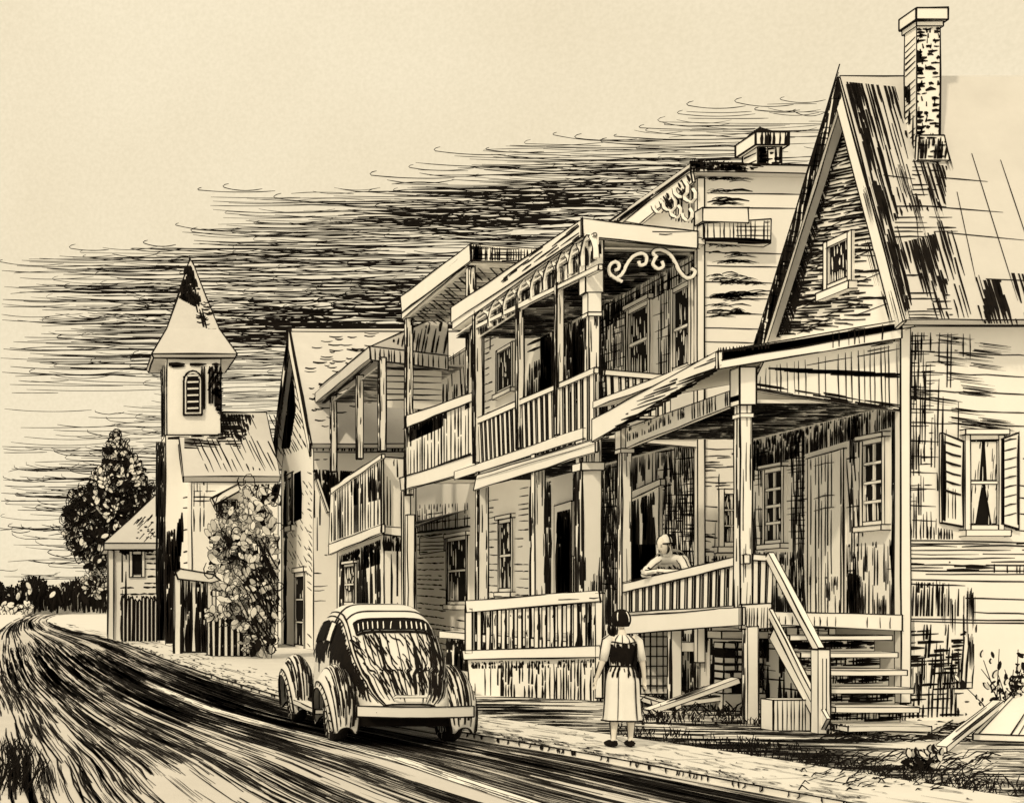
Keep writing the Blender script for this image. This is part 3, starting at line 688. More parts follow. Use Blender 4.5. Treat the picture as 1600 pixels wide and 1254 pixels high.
nl = MB(); nl.box(9.93, 10.09, 17.0, 17.16, 0, 1.12, 2.4); nl.line([(9.99, 17.0, .1), (9.99, 17.0, 1)], 1.6); nl.line([(10.04, 17.0, .1), (10.04, 17.0, 1)], 1.6); nl.build('newel_post', PAPER, G)
hr = MB(); hr.beam((10.05, 18.4, 2.42), (10.0, 17.08, 1.10), .08, .11, 2.4); hr.beam((10.05, 18.4, 1.62), (10.0, 17.12, .35), .05, .10, 2.2); hr.build('handrail', PAPER, G)

# ================================================================ BALCONY HOUSE
A = thing('balcony_house', 'long flat-topped clapboard house with two-storey fretwork porch and blank side wall', 'house', (12, 24.4, 0))
AS = PY(24.4)
b = MB(); b.prism([(12, 24.4, 0), (18.5, 24.4, 0), (18.5, 24.4, 9.85), (12, 24.4, 9.85)], (0, 12.7, 0), 2.2)
for i, y in enumerate((302, 324, 394, 415, 440, 465, 489, 512, 534, 555)):
    x1 = 1262-(y-300)*.32 if y > 300 else 1262
    c0 = 1098 if i % 3 else 1104
    b.rib([AS.P(c0+(x1-c0)*t, y+2.5*t+R(-.6, .6)) for t in (0, .25, .5, .75, 1)], 1.9, AS.n)
for y, k in ((282, 5), (300, 5), (318, 5), (385, 3), (398, 4), (412, 6), (430, 4), (440, 6), (446, 5), (460, 9), (463, 9), (467, 5), (480, 3), (488, 5), (492, 5), (312, 3)):
    for _ in range(k):
        x = R(1100, 1150) if y not in (412, 440, 460, 463, 446) else R(1110, 1180); yy = y+R(-3, 3); l_ = R(15, 45)
        b.rib([AS.P(x+l_*t, yy-3*sin(pi*t)) for t in (0, .3, .6, 1)], R(1.5, 4), AS.n, random.choice([1, 2, 2]), .004)
for y in (700, 728, 752, 790, 812, 838, 860): b.rib([AS.P(1095, y), AS.P(1120, y+2), AS.P(1150, y+1)], 1.9, AS.n)
hatch(b, AS, [(1100, 705), (1152, 705), (1152, 770), (1100, 760)], 2, .05, 2.0, (.15, .5), .5, keep=.45, bow=.02)
hatch(b, AS, [(1096, 740), (1125, 740), (1120, 890), (1096, 890)], 90, .09, 2.0, (.3, .9), .6, keep=.5)
hatch(b, AS, [(1096, 830), (1118, 830), (1118, 900), (1096, 900)], 2, .07, 2.2, (.1, .25), .4, keep=.7, bow=.03)
hatch(b, AS, [(1096, 868), (1250, 868), (1250, 1000), (1096, 1000)], 90, .06, 3.4, (.3, 1.1), .15, keep=.8)
hatch(b, AS, [(1096, 985), (1250, 985), (1250, 1085), (1096, 1085)], 90, .09, 3, (.2, .8), .25, keep=.7)
AF = PX(12)
hatch(b, AF, [(1093, 975), (1093, 1088), (900, 1060), (900, 975)], 90, .09, 3.6, (.2, .8), .15, keep=.85)
# top cornice & facade
hatch(b, AF, [(1078, 262), (1094, 262), (1094, 350), (1050, 345), (1040, 325)], 90, .11, 2.6, (.3, 1.2), .2, keep=.7)
up = [(1092, 420), (1092, 583), (760, 735), (760, 500)]
def afok(lo=0):
    holes = [(1046, 1088), (978, 1026), (770, 808), (818, 866), (893, 915)] if lo == 0 else [(974, 1036), (776, 808), (862, 895)]
    def f(u, v):
        px = CX+F*12/u
        return 0 if any(a < px < c for a, c in holes) else 1
    return f
ok0, ok1 = afok(0), afok(1)
hatch(b, AF, [(1092, 395), (1092, 590), (890, 680), (890, 500)], 90, .075, 2.0, (.3, 1.2), .2, keep=lambda u, v: ok0(u, v)*.9)  # dense strokes draw the porch shade on the facade
hatch(b, AF, [(1092, 425), (1092, 590), (890, 680), (890, 500)], 0, .42, 1.9, (.4, 1.2), .3, keep=lambda u, v: ok0(u, v)*.8)
hatch(b, AF, [(1092, 395), (1092, 425), (900, 540), (900, 500)], 90, .09, 2.2, None, keep=.9); hatch(b, AF, [(1092, 395), (1092, 425), (900, 540), (900, 500)], 0, .1, 2.2, (.4, 1.2), .2, keep=.8)
hatch(b, AF, [(830, 520), (830, 700), (757, 735), (757, 500)], 2, .19, 1.9, (.35, .8), 0, keep=lambda u, v: ok0(u, v)*.95)
hatch(b, AF, [(890, 500), (890, 680), (830, 705), (830, 520)], 90, .11, 3.2, (.5, 1.6), .1, keep=lambda u, v: ok0(u, v)*.9)
hatch(b, AF, [(826, 758), (826, 935), (757, 935), (757, 776)], 2, .19, 1.9, (.35, .8), 0, keep=lambda u, v: ok1(u, v)*.95)
hatch(b, AF, [(1090, 690), (1090, 975), (895, 975), (895, 740)], 90, .07, 2.0, (.4, 1.4), .15, keep=lambda u, v: max(ok1(u, v), 1 if v > 4.2 else 0)*.92)
hatch(b, AF, [(1090, 690), (1090, 905), (895, 930), (895, 740)], 3, .16, 1.9, (.4, 1.0), .3, keep=lambda u, v: ok1(u, v)*.8)
hatch(b, AF, [(1092, 735), (1092, 850), (1035, 850), (1035, 760)], 4, .07, 1.8, (.3, .8), .3, keep=.75)
hatch(b, AF, [(895, 742), (895, 935), (828, 935), (828, 760)], 90, .12, 3.4, (.4, 1.8), .1, keep=lambda u, v: ok1(u, v)*.85)
hatch(b, AF, [(1092, 395), (1092, 560), (900, 660), (900, 500)], 4, .13, 1.7, (.3, .9), .3, keep=lambda u, v: ok0(u, v)*.7)
hatch(b, AF, [(1090, 690), (1090, 905), (900, 930), (900, 740)], 80, .1, 1.7, (.3, 1.1), .3, keep=lambda u, v: ok1(u, v)*.7)
hatch(b, AF, [(828, 700), (828, 520), (757, 500), (757, 735)], 90, .3, 1.7, (.2, .8), .8, keep=lambda u, v: ok0(u, v)*.5)
b.build('wall', [WALL, INK, WASH], A)
cb = MB(); cb.box(11.92, 12.06, 24.33, 24.46, .6, 9.8, 2.2); cb.build('corner_board', PAPER, A)
rf = MB(); rf.prism([(11.7, 24.15, 9.86), (18.9, 24.15, 9.76), (18.9, 24.15, 9.88), (11.7, 24.15, 10.02)], (0, 13.1, 0), 2.2)
hatch(rf, PY(24.15), [(1078, 250), (1165, 254), (1165, 266), (1078, 268)], 88, .04, 3.5, (.05, .16), .3, keep=.9); hatch(rf, PY(24.15), [(1078, 252), (1200, 258), (1165, 268), (1078, 264)], -3, .03, 3, (.2, .6), .2, keep=.9)
hatch(rf, PX(11.7), [(24.2, 9.86), (37, 9.86), (37, 10.0), (24.2, 10.0)], 0, .03, 3.4, (.4, 2), .1, keep=.8, px=False)
rf.build('roof', [ROOF, INK, WASH], A)
bg_ = MB(); BP = PX(11.72)      # deep carved barge below the cornice
bg_.board(BP, [(1078, 262), (1082, 285), (1000, 350), (975, 346)], .05, 2.2); 
hatch(bg_, BP, [(1078, 270), (1080, 300), (1040, 330), (1030, 312)], 45, .07, 4.5, (.2, .5), .2, keep=.8)
for (cx_, cy_, rr) in ((1068, 295, 11), (1050, 318, 10), (1082, 305, 9), (1032, 322, 8), (1060, 330, 8), (1078, 335, 8)):
    bg_.tubes([BP.P(cx_+rr*cos(t), cy_+rr*1.2*sin(t))-Vector((.05, 0, 0)) for t in [k*.7-1 for k in range(7)]], .035, 2)
bg_.build('carved_barge', [PAPER, INK], A)
ch = MB(); ch.box(14.5, 15.0, 27, 27.6, 9.9, 11.35, 3); ch.box(14.4, 15.1, 26.9, 27.7, 11.35, 11.62, 3.4); ch.prism([(14.42, 27.0, 11.62), (14.7, 27.3, 11.85), (14.95, 27.0, 11.62)], (0, .4, 0), 3, m=1)
for k in range(9):
    z = 9.95+k*.16
    for X0, X1 in ((14.5, 15.0),): hatch(ch, PY(27), [(X0, z), (X1, z), (X1, z+.14), (X0, z+.14)], 4, .07, 4.5, (.1, .3), .3, keep=.75, px=False)
    ch.rib([Vector((14.5, 27.55, z+.05)), Vector((14.5, 27.05, z))], 4, Vector((-1, 0, 0)))
hatch(ch, PY(26.9), [(14.4, 11.35), (15.1, 11.35), (15.1, 11.62), (14.4, 11.62)], 88, .06, 4, None, keep=.8, px=False)
hatch(ch, PY(27), [(14.5, 11), (15.0, 11), (15.0, 11.35), (14.5, 11.35)], 90, .05, 4, None, keep=.8, px=False)
ch.build('chimney', [PAPER, INK], A)
bx = MB(); q = AS
bx.prism(PY(24.1).Q([(1098, 324), (1169, 325), (1170, 348), (1098, 346)]), (0, .3, 0), 2.2); bx.prism(PY(24.15).Q([(1099, 349), (1205, 342), (1204, 380), (1099, 373)]), (0, .25, 0), 2.4)
hatch(bx, PY(24.15), [(1100, 350), (1203, 344), (1203, 378), (1100, 372)], 90, .09, 2, None, keep=.9); hatch(bx, PY(24.15), [(1150, 352), (1203, 346), (1203, 378), (1150, 374)], 0, .08, 1.8, None, keep=.9); hatch(bx, PY(24.15), [(1100, 371), (1204, 376), (1204, 381), (1100, 375)], -2, .02, 4, None)
bx.build('wall_ledge', [PAPER, INK], A)
# upper porch roof
pr = MB(); FR = PX(9.68)
pr.prism([(9.7, 24.2, 8.66), (12, 24.2, 8.5), (12, 24.2, 8.62), (9.7, 24.2, 8.9)], (0, 8.3, 0), 2)
pr.prism(FR.Q([(910, 342), (910, 369), (705, 504), (705, 480)]), (.05, 0, 0), 2.4)
hatch(pr, FR, [(905, 350), (905, 370), (780, 445), (800, 415)], 0, .05, 3.2, (.5, 1.8), .15, keep=.75)
pr.prism(PY(24.18).Q([(910, 341), (1090, 361), (1090, 388), (910, 369)]), (0, .06, 0), 2.6)
hatch(pr, PY(24.18), [(1000, 355), (1085, 362), (1085, 378), (1040, 370)], 0, .05, 2.4, (.2, .8), .4, keep=.5)
c = Pl((0, 0, 8.5), (1, 0, 0), (0, 1, 0)); pr.prism([(9.75, 24.4, 8.48), (12, 24.4, 8.44), (12, 32.4, 8.44), (9.75, 32.4, 8.48)], (0, 0, .03), 0)
c = Pl((0, 0, 8.44), (1, 0, 0), (0, 1, 0))
hatch(pr, c, [(9.75, 24.4), (12, 24.4), (12, 32.4), (9.75, 32.4)], 0, .12, 3.4, (.3, 1.2), .12, keep=.95, px=False, off=.02); hatch(pr, c, [(9.75, 24.4), (12, 24.4), (12, 28), (9.75, 28)], 0, .12, 3.6, (.3, 1.2), .15, keep=.8, px=False, off=.02)  # ceiling shade drawn in ink strokes
po = pr.build('porch_roof', [PAPER, INK, WASH], A)
fw = MB(); VP_ = PX(9.75)
fw.board(VP_, [(935, 413), (935, 422), (735, 518), (735, 511)], .08, 2)
n = 9
for i in range(n):
    a = VP_.P(738+(i/n)**.9*190, 0); bq = VP_.P(738+((i+1)/n)**.9*190, 0); y0, y1 = a.y, bq.y
    zt, zb = 8.62, 8.12
    fw.prism([(9.79, y0, zt), (9.79, y1, zt), (9.79, y1, zt-.06), (9.79, y0, zt-.06)], (-.04, 0, 0), 1.2)
    for sgn in (0, 1):
        pts = [Vector((9.78, (y0+y1)/2+(y1-y0)*.55*cos(t)*(1 if sgn else 1), zb+.02+(zt-zb)*sin(t))) for t in [pi*k/8 for k in range(9)]]
    fw.tubes(pts, .055, 2.2)
    hatch(fw, PX(9.8), [(y0, zb), (y1, zb), (y1, zt), (y0, zt)], 90, .11, 3, (.15, .5), .2, keep=.8, px=False)
fw.prism([(9.82, VP_.P(735, 0).y, 8.1), (9.82, VP_.P(928, 0).y, 8.1), (9.82, VP_.P(928, 0).y, 8.62), (9.82, VP_.P(735, 0).y, 8.62)], (.02, 0, 0), 0)
fw.build('fretwork', [PAPER, INK], po)
sc_ = MB(); SP = PY(24.3)
for pts in ([(955, 432), (951, 422), (954, 413), (961, 409), (967, 413), (966, 420), (961, 422)], [(955, 430), (962, 434), (972, 428), (980, 412), (990, 400), (1003, 396), (1010, 402), (1008, 412), (1000, 414), (998, 408)],
            [(1026, 402), (1020, 394), (1030, 390), (1045, 396), (1055, 410), (1062, 424), (1072, 434), (1082, 432), (1086, 424), (1080, 420)], [(1026, 400), (1020, 412), (1028, 420), (1036, 416), (1034, 408)], [(958, 433), (964, 436), (972, 440)]):
    cv = curve([SP.P(*p) for p in pts], 5); sc_.tubes(cv, .036, 2.0, sides=6)
sc_.build('scroll_bracket', [PAPER, INK], A)
for px_, wd in ((873, .13), (812, .13), (746, .17)):
    y = PX(9.8).P(px_, 0).y; post(A, 9.8, y, 5.1, 8.5 if px_ != 746 else 8.7, wd, cap=False, name='upper_post')
post(A, 9.95, 24.42, 5.1, 7.62, .2, cap=True, name='upper_post'); hd = MB(); hd.box(9.78, 10.12, 24.3, 24.6, 7.62, 8.66, 2.4); hatch(hd, PY(24.3), [(9.8, 8.35), (10.1, 8.35), (10.1, 8.65), (9.8, 8.65)], 90, .05, 3, (.1, .3), .2, keep=.8, px=False); hd.build('post_capital', [PAPER, INK], A)
dk = MB(); dk.prism([(9.75, 24.35, 4.86), (12, 24.35, 4.86), (12, 32.5, 4.86), (9.75, 32.5, 4.86)], (0, 0, .2), 1.8)
DFb = PX(9.7); dk.prism(DFb.Q([(745, 742), (930, 686), (930, 706), (740, 766)]), (.05, 0, 0), 2.4); dk.line([DFb.P(745, 748)-Vector((.02, 0, 0)), DFb.P(930, 693)-Vector((.02, 0, 0))], 1.6)
cl_ = Pl((0, 0, 4.86), (1, 0, 0), (0, 1, 0))
hatch(dk, cl_, [(9.8, 24.5), (12, 24.5), (12, 32.4), (9.8, 32.4)], 0, .10, 4.2, (.3, 1.4), .1, keep=.95, px=False, off=.006); hatch(dk, cl_, [(9.8, 24.5), (12, 24.5), (12, 28.4), (9.8, 28.4)], 0, .1, 3.4, (.3, 1.4), .1, keep=.85, px=False)  # strokes draw the shade on the underside of the deck
dk.prism(PY(24.38).Q([(985, 681), (1090, 684), (1090, 699), (985, 690)]), (0, .1, 0), 2)
dk.build('upper_deck', [PAPER, INK], A)
railing(A, PX(9.78), (738, 656), (928, 574), (742, 744), (928, 690), 24, bw=.16, topw=9, lw=2.0)
railing(A, PY(24.42), (945, 577), (1050, 586), (948, 655), (1050, 655), 9, bw=.09, topw=9, lw=1.8)
lb = MB(); lb.box(9.75, 10.1, 24.35, 24.7, 0, 4.85, 2.6); lb.box(9.7, 10.14, 24.3, 24.74, 4.25, 4.4, 2)
hatch(lb, PY(24.35), [(9.77, .5), (10.08, .5), (10.08, 2.6), (9.77, 2.6)], 90, .06, 3, (.3, 1.2), .5, keep=.45, px=False); hatch(lb, PY(24.35), [(9.77, 4.4), (10.08, 4.4), (10.08, 4.8), (9.77, 4.8)], 90, .05, 2, None, keep=.8, px=False)
for i in range(8): p = Vector((R(9.8, 10.05), 24.35, R(1.2, 2.6))); lb.rib([p, p-UP*.2, p-UP*R(.4, .7)], R(8, 16), Vector((0, -1, 0)), 2, .004)
hatch(lb, PX(9.75), [(24.37, .2), (24.68, .2), (24.68, 4.8), (24.37, 4.8)], 90, .08, 2.4, (.4, 1.5), .3, keep=.8, px=False); lb.build('corner_pillar', [PAPER, INK, WASH], A)
for px_ in (841, 753):
    y = PX(9.85).P(px_, 0).y; post(A, 9.85, y, 1.0, 4.86, .22, cap=False, name='lower_post')
ld = MB(); ld.prism([(9.8, 24.5, .8), (12, 24.5, .8), (12, 34, .8), (9.8, 34, .8)], (0, 0, .18), 1.6); ld.prism([(10, 24.6, 0), (10, 34, 0), (10, 34, .8), (10, 24.6, .8)], (.1, 0, 0), 1); hatch(ld, PX(10), [(24.6, 0), (34, 0), (34, .8), (24.6, .8)], 90, .15, 4, (.3, .8), .1, keep=.8, px=False)
ld.build('lower_deck', [PAPER, INK], A)
window(A, AF, 1056, 1080, 446, 566, 1, 2, .1, dens=.7); window(A, AF, 986, 1016, 476, 578, 1, 2, .1, head=True, dens=.6)
window(A, AF, 780, 802, 540, 600, 1, 1, .1, dens=.7); window(A, AF, 783, 802, 815, 918, 1, 2, .11, head=True, dens=.5)
window(A, AF, 900, 918, 872, 930, 1, 1, .08, sill=False)
window(A, AS, 1129, 1155, 772, 846, 2, 3, .1, dens=.8)
for (x0, x1, y0, y1, yb, nm) in ((1322, 0, 0, 0, 0, 0),): pass
d = MB(); d.board(PX(11.93), [(980, 770), (1030, 748), (1030, 930), (980, 938)], .08, 2.4)
hatch(d, PX(11.93), [(986, 784), (1022, 768), (1022, 928), (986, 936)], 90, .10, 5, (1, 3), .1, keep=.95); hatch(d, PX(11.93), [(986, 850), (1024, 850), (1024, 930), (986, 936)], 90, .06, 5, (1, 3), .1, keep=.95)
d.board(PX(11.88), [(976, 772), (1032, 748), (1032, 758), (976, 784)], .1, 2); d.build('door', [PAPER, INK], A)
d = MB(); d.board(PX(11.93), [(866, 790), (893, 782), (893, 935), (866, 935)], .08, 2.2)
hatch(d, PX(11.93), [(870, 800), (891, 795), (891, 933), (870, 933)], 90, .09, 6, (1, 3), .05, keep=.97); d.build('door', [PAPER, INK], A)
d = MB(); d.board(PX(11.93), [(820, 500), (864, 480), (864, 660), (820, 680)], .08, 2.2)
hatch(d, PX(11.93), [(824, 510), (846, 500), (846, 560), (824, 570)], 3, .16, 5, None, keep=.9); hatch(d, PX(11.93), [(846, 490), (862, 484), (862, 660), (846, 668)], 90, .08, 6, (1, 3), .05); hatch(d, PX(11.93), [(824, 570), (846, 560), (846, 668), (824, 676)], 90, .13, 4, (.5, 2), .1, keep=.9); d.build('balcony_door', [PAPER, INK], A)
d = MB(); d.board(PX(11.93), [(894, 500), (914, 490), (914, 620), (894, 630)], .06, 2.2); hatch(d, PX(11.93), [(896, 505), (912, 495), (912, 618), (896, 626)], 90, .09, 5, (1, 3), .05); d.build('balcony_door', [PAPER, INK], A)
# ================================================================ SECOND BALCONY HOUSE
B = thing('balcony_house', 'narrow tall house with canopied balcony above a crinkled awning, beyond the long porch', 'house', (12, 37.2, 0))
b = MB(); b.prism([(12, 37.2, 0), (19, 37.2, 0), (19, 37.2, 9.4), (12, 37.2, 9.4)], (0, 7.2, 0), 2)
hatch(b, AF, [(735, 800), (735, 1020), (652, 1020), (652, 800)], 1.5, .21, 2, (.35, .9), 0, keep=lambda u, v: 0 if 695 < CX+F*12/u < 737 and v > 1.2 and v < 4 else .95)
hatch(b, AF, [(735, 785), (735, 822), (652, 830), (652, 788)], 90, .3, 2, (.3, .9), .2, keep=.9)
hatch(b, AF, [(735, 600), (735, 700), (652, 740), (652, 600)], 90, .24, 3.2, (.5, 2), .2, keep=.6)
hatch(b, AF, [(756, 500), (756, 620), (700, 640), (700, 560)], 80, .3, 2, (.5, 2), .2, keep=.7)
b.line([AF.P(652, 832)-Vector((.02, 0, 0)), AF.P(735, 822)-Vector((.02, 0, 0))], 4); b.build('wall', [WALL, INK, WASH], B)
window(B, AF, 702, 731, 842, 938, 1, 2, .12, head=True, dens=.5)
wd_ = MB(); wd_.board(PX(11.9), [(656, 840), (694, 834), (694, 860), (656, 866)], .05, 2); hatch(wd_, PX(11.9), [(656, 842), (694, 836), (694, 858), (656, 864)], 2, .14, 2); wd_.build('wall_board', [PAPER, INK], B)
rf = MB(); FB = PX(9.9)
rf.prism(FB.Q([(735, 381), (735, 408), (628, 488), (626, 463)]), (.06, 0, 0), 2.4)
rf.prism([(9.92, 31.7, 10.2), (12, 31.7, 10.1), (12, 31.7, 10.2), (9.92, 31.7, 10.5)], (0, 6.6, 0), 2)
rf.prism(PY(31.66).Q([(735, 381), (860, 390), (860, 412), (737, 407)]), (0, .05, 0), 2.4)
hatch(rf, PY(31.66), [(737, 384), (858, 392), (858, 410), (740, 406)], 89, .07, 2.4, None, keep=.95); hatch(rf, PY(31.66), [(737, 384), (858, 392), (858, 410), (740, 406)], 0, .07, 2.4, (.3, 1), .2, keep=.9); hatch(rf, PY(31.66), [(735, 382), (752, 383), (752, 408), (735, 406)], 90, .05, 4)
c = Pl((0, 0, 9.7), (1, 0, 0), (0, 1, 0)); 
rf.prism([(9.95, 31.8, 10.14), (12, 31.8, 10.08), (12, 38.2, 10.08), (9.95, 38.2, 10.14)], (0, 0, .02), 0)
hatch(rf, Pl((0, 0, 10.07), (1, 0, 0), (0, 1, 0)), [(9.95, 31.8), (12, 31.8), (12, 38.2), (9.95, 38.2)], 60, .2, 3.4, (.5, 1.6), .15, keep=.9, px=False, off=.03)
hatch(rf, Pl((0, 0, 10.07), (1, 0, 0), (0, 1, 0)), [(9.95, 31.8), (12, 31.8), (12, 38.2), (9.95, 38.2)], 8, .2, 2.4, (.5, 1.6), .15, keep=.7, px=False, off=.03)
rf.build('canopy_roof', [PAPER, INK], B)
post(B, 10.0, 32.0, 6.6, 10.1, .16, cap=False, name='balcony_post'); post(B, 10.0, 37.8, 4.9, 10.1, .2, cap=False, name='balcony_post'); post(B, 10.3, 32.9, 6.4, 10.1, .2, cap=False, name='balcony_post')
bl = MB(); BFp = PX(9.9)
bl.board(BFp, [(632, 650), (742, 612), (742, 626), (632, 669)], .08, 2.4)
bl.board(PX(9.95), [(632, 664), (742, 622), (742, 715), (632, 746)], .04, 1.8)
hatch(bl, PX(9.95), [(636, 668), (740, 626), (740, 713), (636, 742)], 90, .3, 2.4, (.5, 1.6), .1, keep=.9); hatch(bl, PX(9.95), [(640, 664), (700, 640), (690, 668), (640, 690)], 90, .13, 5, (.2, .7), .1, keep=.8)
bl.board(BFp, [(625, 746), (745, 708), (745, 734), (627, 766)], .1, 2.6); bl.build('balcony_front', [PAPER, INK], B)
sl2 = MB(); sl2.prism([(9.95, 31.8, 5.3), (12, 31.8, 5.3), (12, 38.3, 5.3), (9.95, 38.3, 5.3)], (0, 0, .15), 1.6); sl2.build('balcony_floor', PAPER, B)
aw = MB()      # crinkled tin awning
def awf(a, bq): return Vector((12-2.2*bq, 38.6+5.4*a, 4.55-.75*bq+.07*sin(a*40)*bq))
aw.surf(awf, 60, 5)
for k in range(20): aw.sline(awf, [(k/19.5, .02), (k/19.5+.01, 1)], R(1.5, 3), off=.012)
aw.sline(awf, [(0, 1), (1, 1)], 3.4, n=60); aw.build('awning', [ROOF, INK], B, True)
lp = MB(); lp.box(10.0, 10.2, 38.4, 38.6, 0, 5.3, 2.2); lp.build('awning_post', PAPER, B); lp = MB(); lp.box(9.85, 10.05, 37.4, 37.6, 0, 4.3, 2.2); lp.build('awning_post', PAPER, B)

# ================================================================ BOARDED HOUSE with a solid balcony front
Cc = thing('boarded_house', 'weathered board house with boarded balcony front and thin posts, beside the big pale gable', 'house', (9.3, 38.75, 0))
CF, CE = PX(9.3), PY(38.7)
b = MB(); b.prism([(9.55, 38.95, 0), (10.4, 38.95, 0), (10.4, 38.95, 4.2), (9.55, 38.95, 4.2)], (0, 6.8, 0), 2)
hatch(b, PY(38.95), [(598, 838), (650, 838), (650, 1010), (598, 1010)], 90, .17, 2.8, (.8, 3), .1, keep=.95); hatch(b, PY(38.95), [(598, 836), (650, 836), (650, 862), (598, 860)], 90, .06, 4, (.3, .6), .1, keep=.9)
hatch(b, PX(9.55), [(595, 842), (595, 1010), (530, 1005), (530, 868)], 90, .2, 3, (.6, 3), .15, keep=.85); hatch(b, PX(9.55), [(595, 842), (595, 880), (535, 900), (535, 868)], 90, .14, 3, (.3, .8), .1, keep=.8)
b.build('wall', [WALL, INK], Cc)
uw = MB(); uw.prism([(12.2, 39.5, 4.2), (16, 39.5, 4.2), (16, 39.5, 9.6), (12.2, 39.5, 9.6)], (0, 6.5, 0), 1.8); hatch(uw, PY(39.5), [(12.2, 4.3), (16, 4.3), (16, 9.5), (12.2, 9.5)], 0, .2, 1.8, None, px=False); uw.build('upper_wall', [WALL, INK], Cc)
ue = MB(); ue.prism(PY(39.4).Q([(598, 566), (690, 580), (690, 640), (598, 636)]), (0, .08, 0), 0); hatch(ue, PY(39.4), [(600, 568), (690, 580), (690, 638), (600, 634)], -1, .16, 2, None, keep=.95); ue.build('end_boarding', [PAPER, INK], Cc)
window(Cc, PX(9.55), 540, 556, 884, 940, 1, 2, .1, head=True, dens=.8, sill=False)
rf = MB(); rf.prism(CF.Q([(577, 541), (579, 566), (499, 634), (497, 607)]), (.06, 0, 0), 2.4); hatch(rf, CF, [(545, 568), (520, 618), (499, 632), (498, 608)], 0, .09, 3.4, (.6, 2), .1, keep=.85)
rf.prism(PY(38.6).Q([(578, 541), (700, 486), (700, 505), (578, 560)]), (0, 8.6, 0), 1.8); rf.prism(PY(38.56).Q([(578, 541), (700, 556), (700, 578), (580, 562)]), (0, .05, 0), 2.2)
hatch(rf, PY(38.56), [(580, 543), (698, 557), (698, 576), (580, 561)], 90, .13, 2.4, None, keep=.95)
q = [PY(38.6).P(*p) for p in ((600, 530), (700, 487))]
hatch(rf, PY(38.57), [(610, 532), (700, 494), (700, 553), (640, 548)], 80, .12, 3.4, (.2, .8), .2, keep=.8)
rf.prism([PY(38.58).P(*p) for p in ((580, 541), (700, 488), (700, 556))], (0, .03, 0), 1.6)
hatch(rf, Pl((0, 0, 8.9), (1, 0, 0), (0, 1, 0)), [(9.4, 39), (12, 39), (12, 46), (9.4, 46)], 20, .25, 3.5, (.4, 1.6), .15, keep=.9, px=False); rf.prism([(9.4, 38.9, 8.92), (12, 38.9, 8.92), (12, 46, 8.92), (9.4, 46, 8.92)], (0, 0, .03), 0)
rf.build('canopy_roof', [ROOF, INK], Cc)
for px_, z0 in ((597, 6.3), (562, 6.4), (521, 6.4)):
    y = PX(9.4).P(px_, 0).y; post(Cc, 9.4, y, z0, 9.1, .2, cap=False, name='balcony_post')
bf = MB(); bf.board(CF, [(517, 765), (596, 711), (596, 822), (514, 851)], .06, 2.2); bf.board(PX(9.24), [(517, 762), (596, 709), (596, 716), (517, 771)], .1, 2)
hatch(bf, CF, [(519, 770), (594, 716), (594, 818), (517, 846)], 90, .34, 2.4, (.7, 3), .15, keep=.85); hatch(bf, CF, [(545, 755), (594, 720), (594, 780), (550, 790)], 90, .2, 2.8, (.3, 1.2), .2, keep=.7)
bf.board(PY(38.68), [(597, 713), (632, 716), (632, 826), (597, 824)], .06, 2.2); hatch(bf, PY(38.68), [(598, 716), (630, 718), (630, 822), (598, 820)], 90, .11, 2, (.5, 1.6), .3, keep=.75)
bf.board(PX(9.22), [(514, 850), (596, 819), (596, 832), (514, 866)], .1, 2.2); bf.board(PY(38.6), [(596, 822), (632, 824), (632, 838), (596, 834)], .1, 2); bf.build('balcony_front', [PAPER, INK], Cc)

# ================================================================ PALE GABLE HOUSE
D = thing('gable_house', 'pale shingle-roofed gable house standing between the church tower and the boarded house', 'house', (8.85, 46.6, 0))
DW, DS = PX(8.85), PY(46.6)
b = MB(); b.prism([(8.85, 46.6, 0), (8.85, 53.6, 0), (8.85, 53.6, 7.2), (8.85, 50.1, 11.9), (8.85, 46.6, 7.2)], (9, 0, 0), 2)
hatch(b, DW, [(488, 695), (455, 560), (436, 715)], 24, .24, 3.0, (.5, 2), .15, keep=.85); hatch(b, DW, [(462, 640), (455, 540), (440, 700), (452, 700)], 88, .16, 4.5, (.8, 3), .1, keep=.85)
hatch(b, DW, [(488, 745), (488, 900), (445, 890), (445, 745)], 20, .3, 2.2, (.3, .9), .5, keep=.7)
hatch(b, DW, [(470, 735), (470, 810), (460, 815), (460, 740)], 90, .12, 6, (1, 3), .1); hatch(b, DW, [(448, 735), (448, 1012), (444, 1012), (444, 735)], 90, .2, 5, (1, 3), .1)
hatch(b, DW, [(487, 720), (487, 1010), (480, 1010), (480, 720)], 10, .35, 2.2, None, keep=.6)
for y in (712, 795, 830, 864, 890, 915, 935): hatch(b, DS, [(491, y), (512, y-2), (512, y+8), (491, y+8)], 4, .2, 2, (.2, .7), .4, keep=.8)
hatch(b, DS, [(492, 690), (640, 690), (640, 706), (492, 704)], 88, .13, 2.6, (.2, .5), .2, keep=.75); hatch(b, DS, [(490, 733), (600, 738), (600, 790), (512, 800)], 92, .10, 6, (.5, 1.6), .1, keep=.95)
hatch(b, DS, [(488, 745), (505, 748), (512, 860), (488, 860)], 90, .14, 2.4, (.5, 1.6), .2, keep=.6)
b.build('wall', [WALL, INK], D)
dr = MB(); dr.beam(DS.P(494, 748)-Vector((0, .1, 0)), DS.P(512, 800)-Vector((0, .1, 0)), .2, .1, 2); dr.build('brace', PAPER, D)
rf = MB(); RA, RB, RC_ = Vector((8.6, 50.1, 12.45)), Vector((8.6, 45.7, 7.4)), Vector((8.6, 54.6, 7.55)); EX = Vector((9.5, 0, 0))
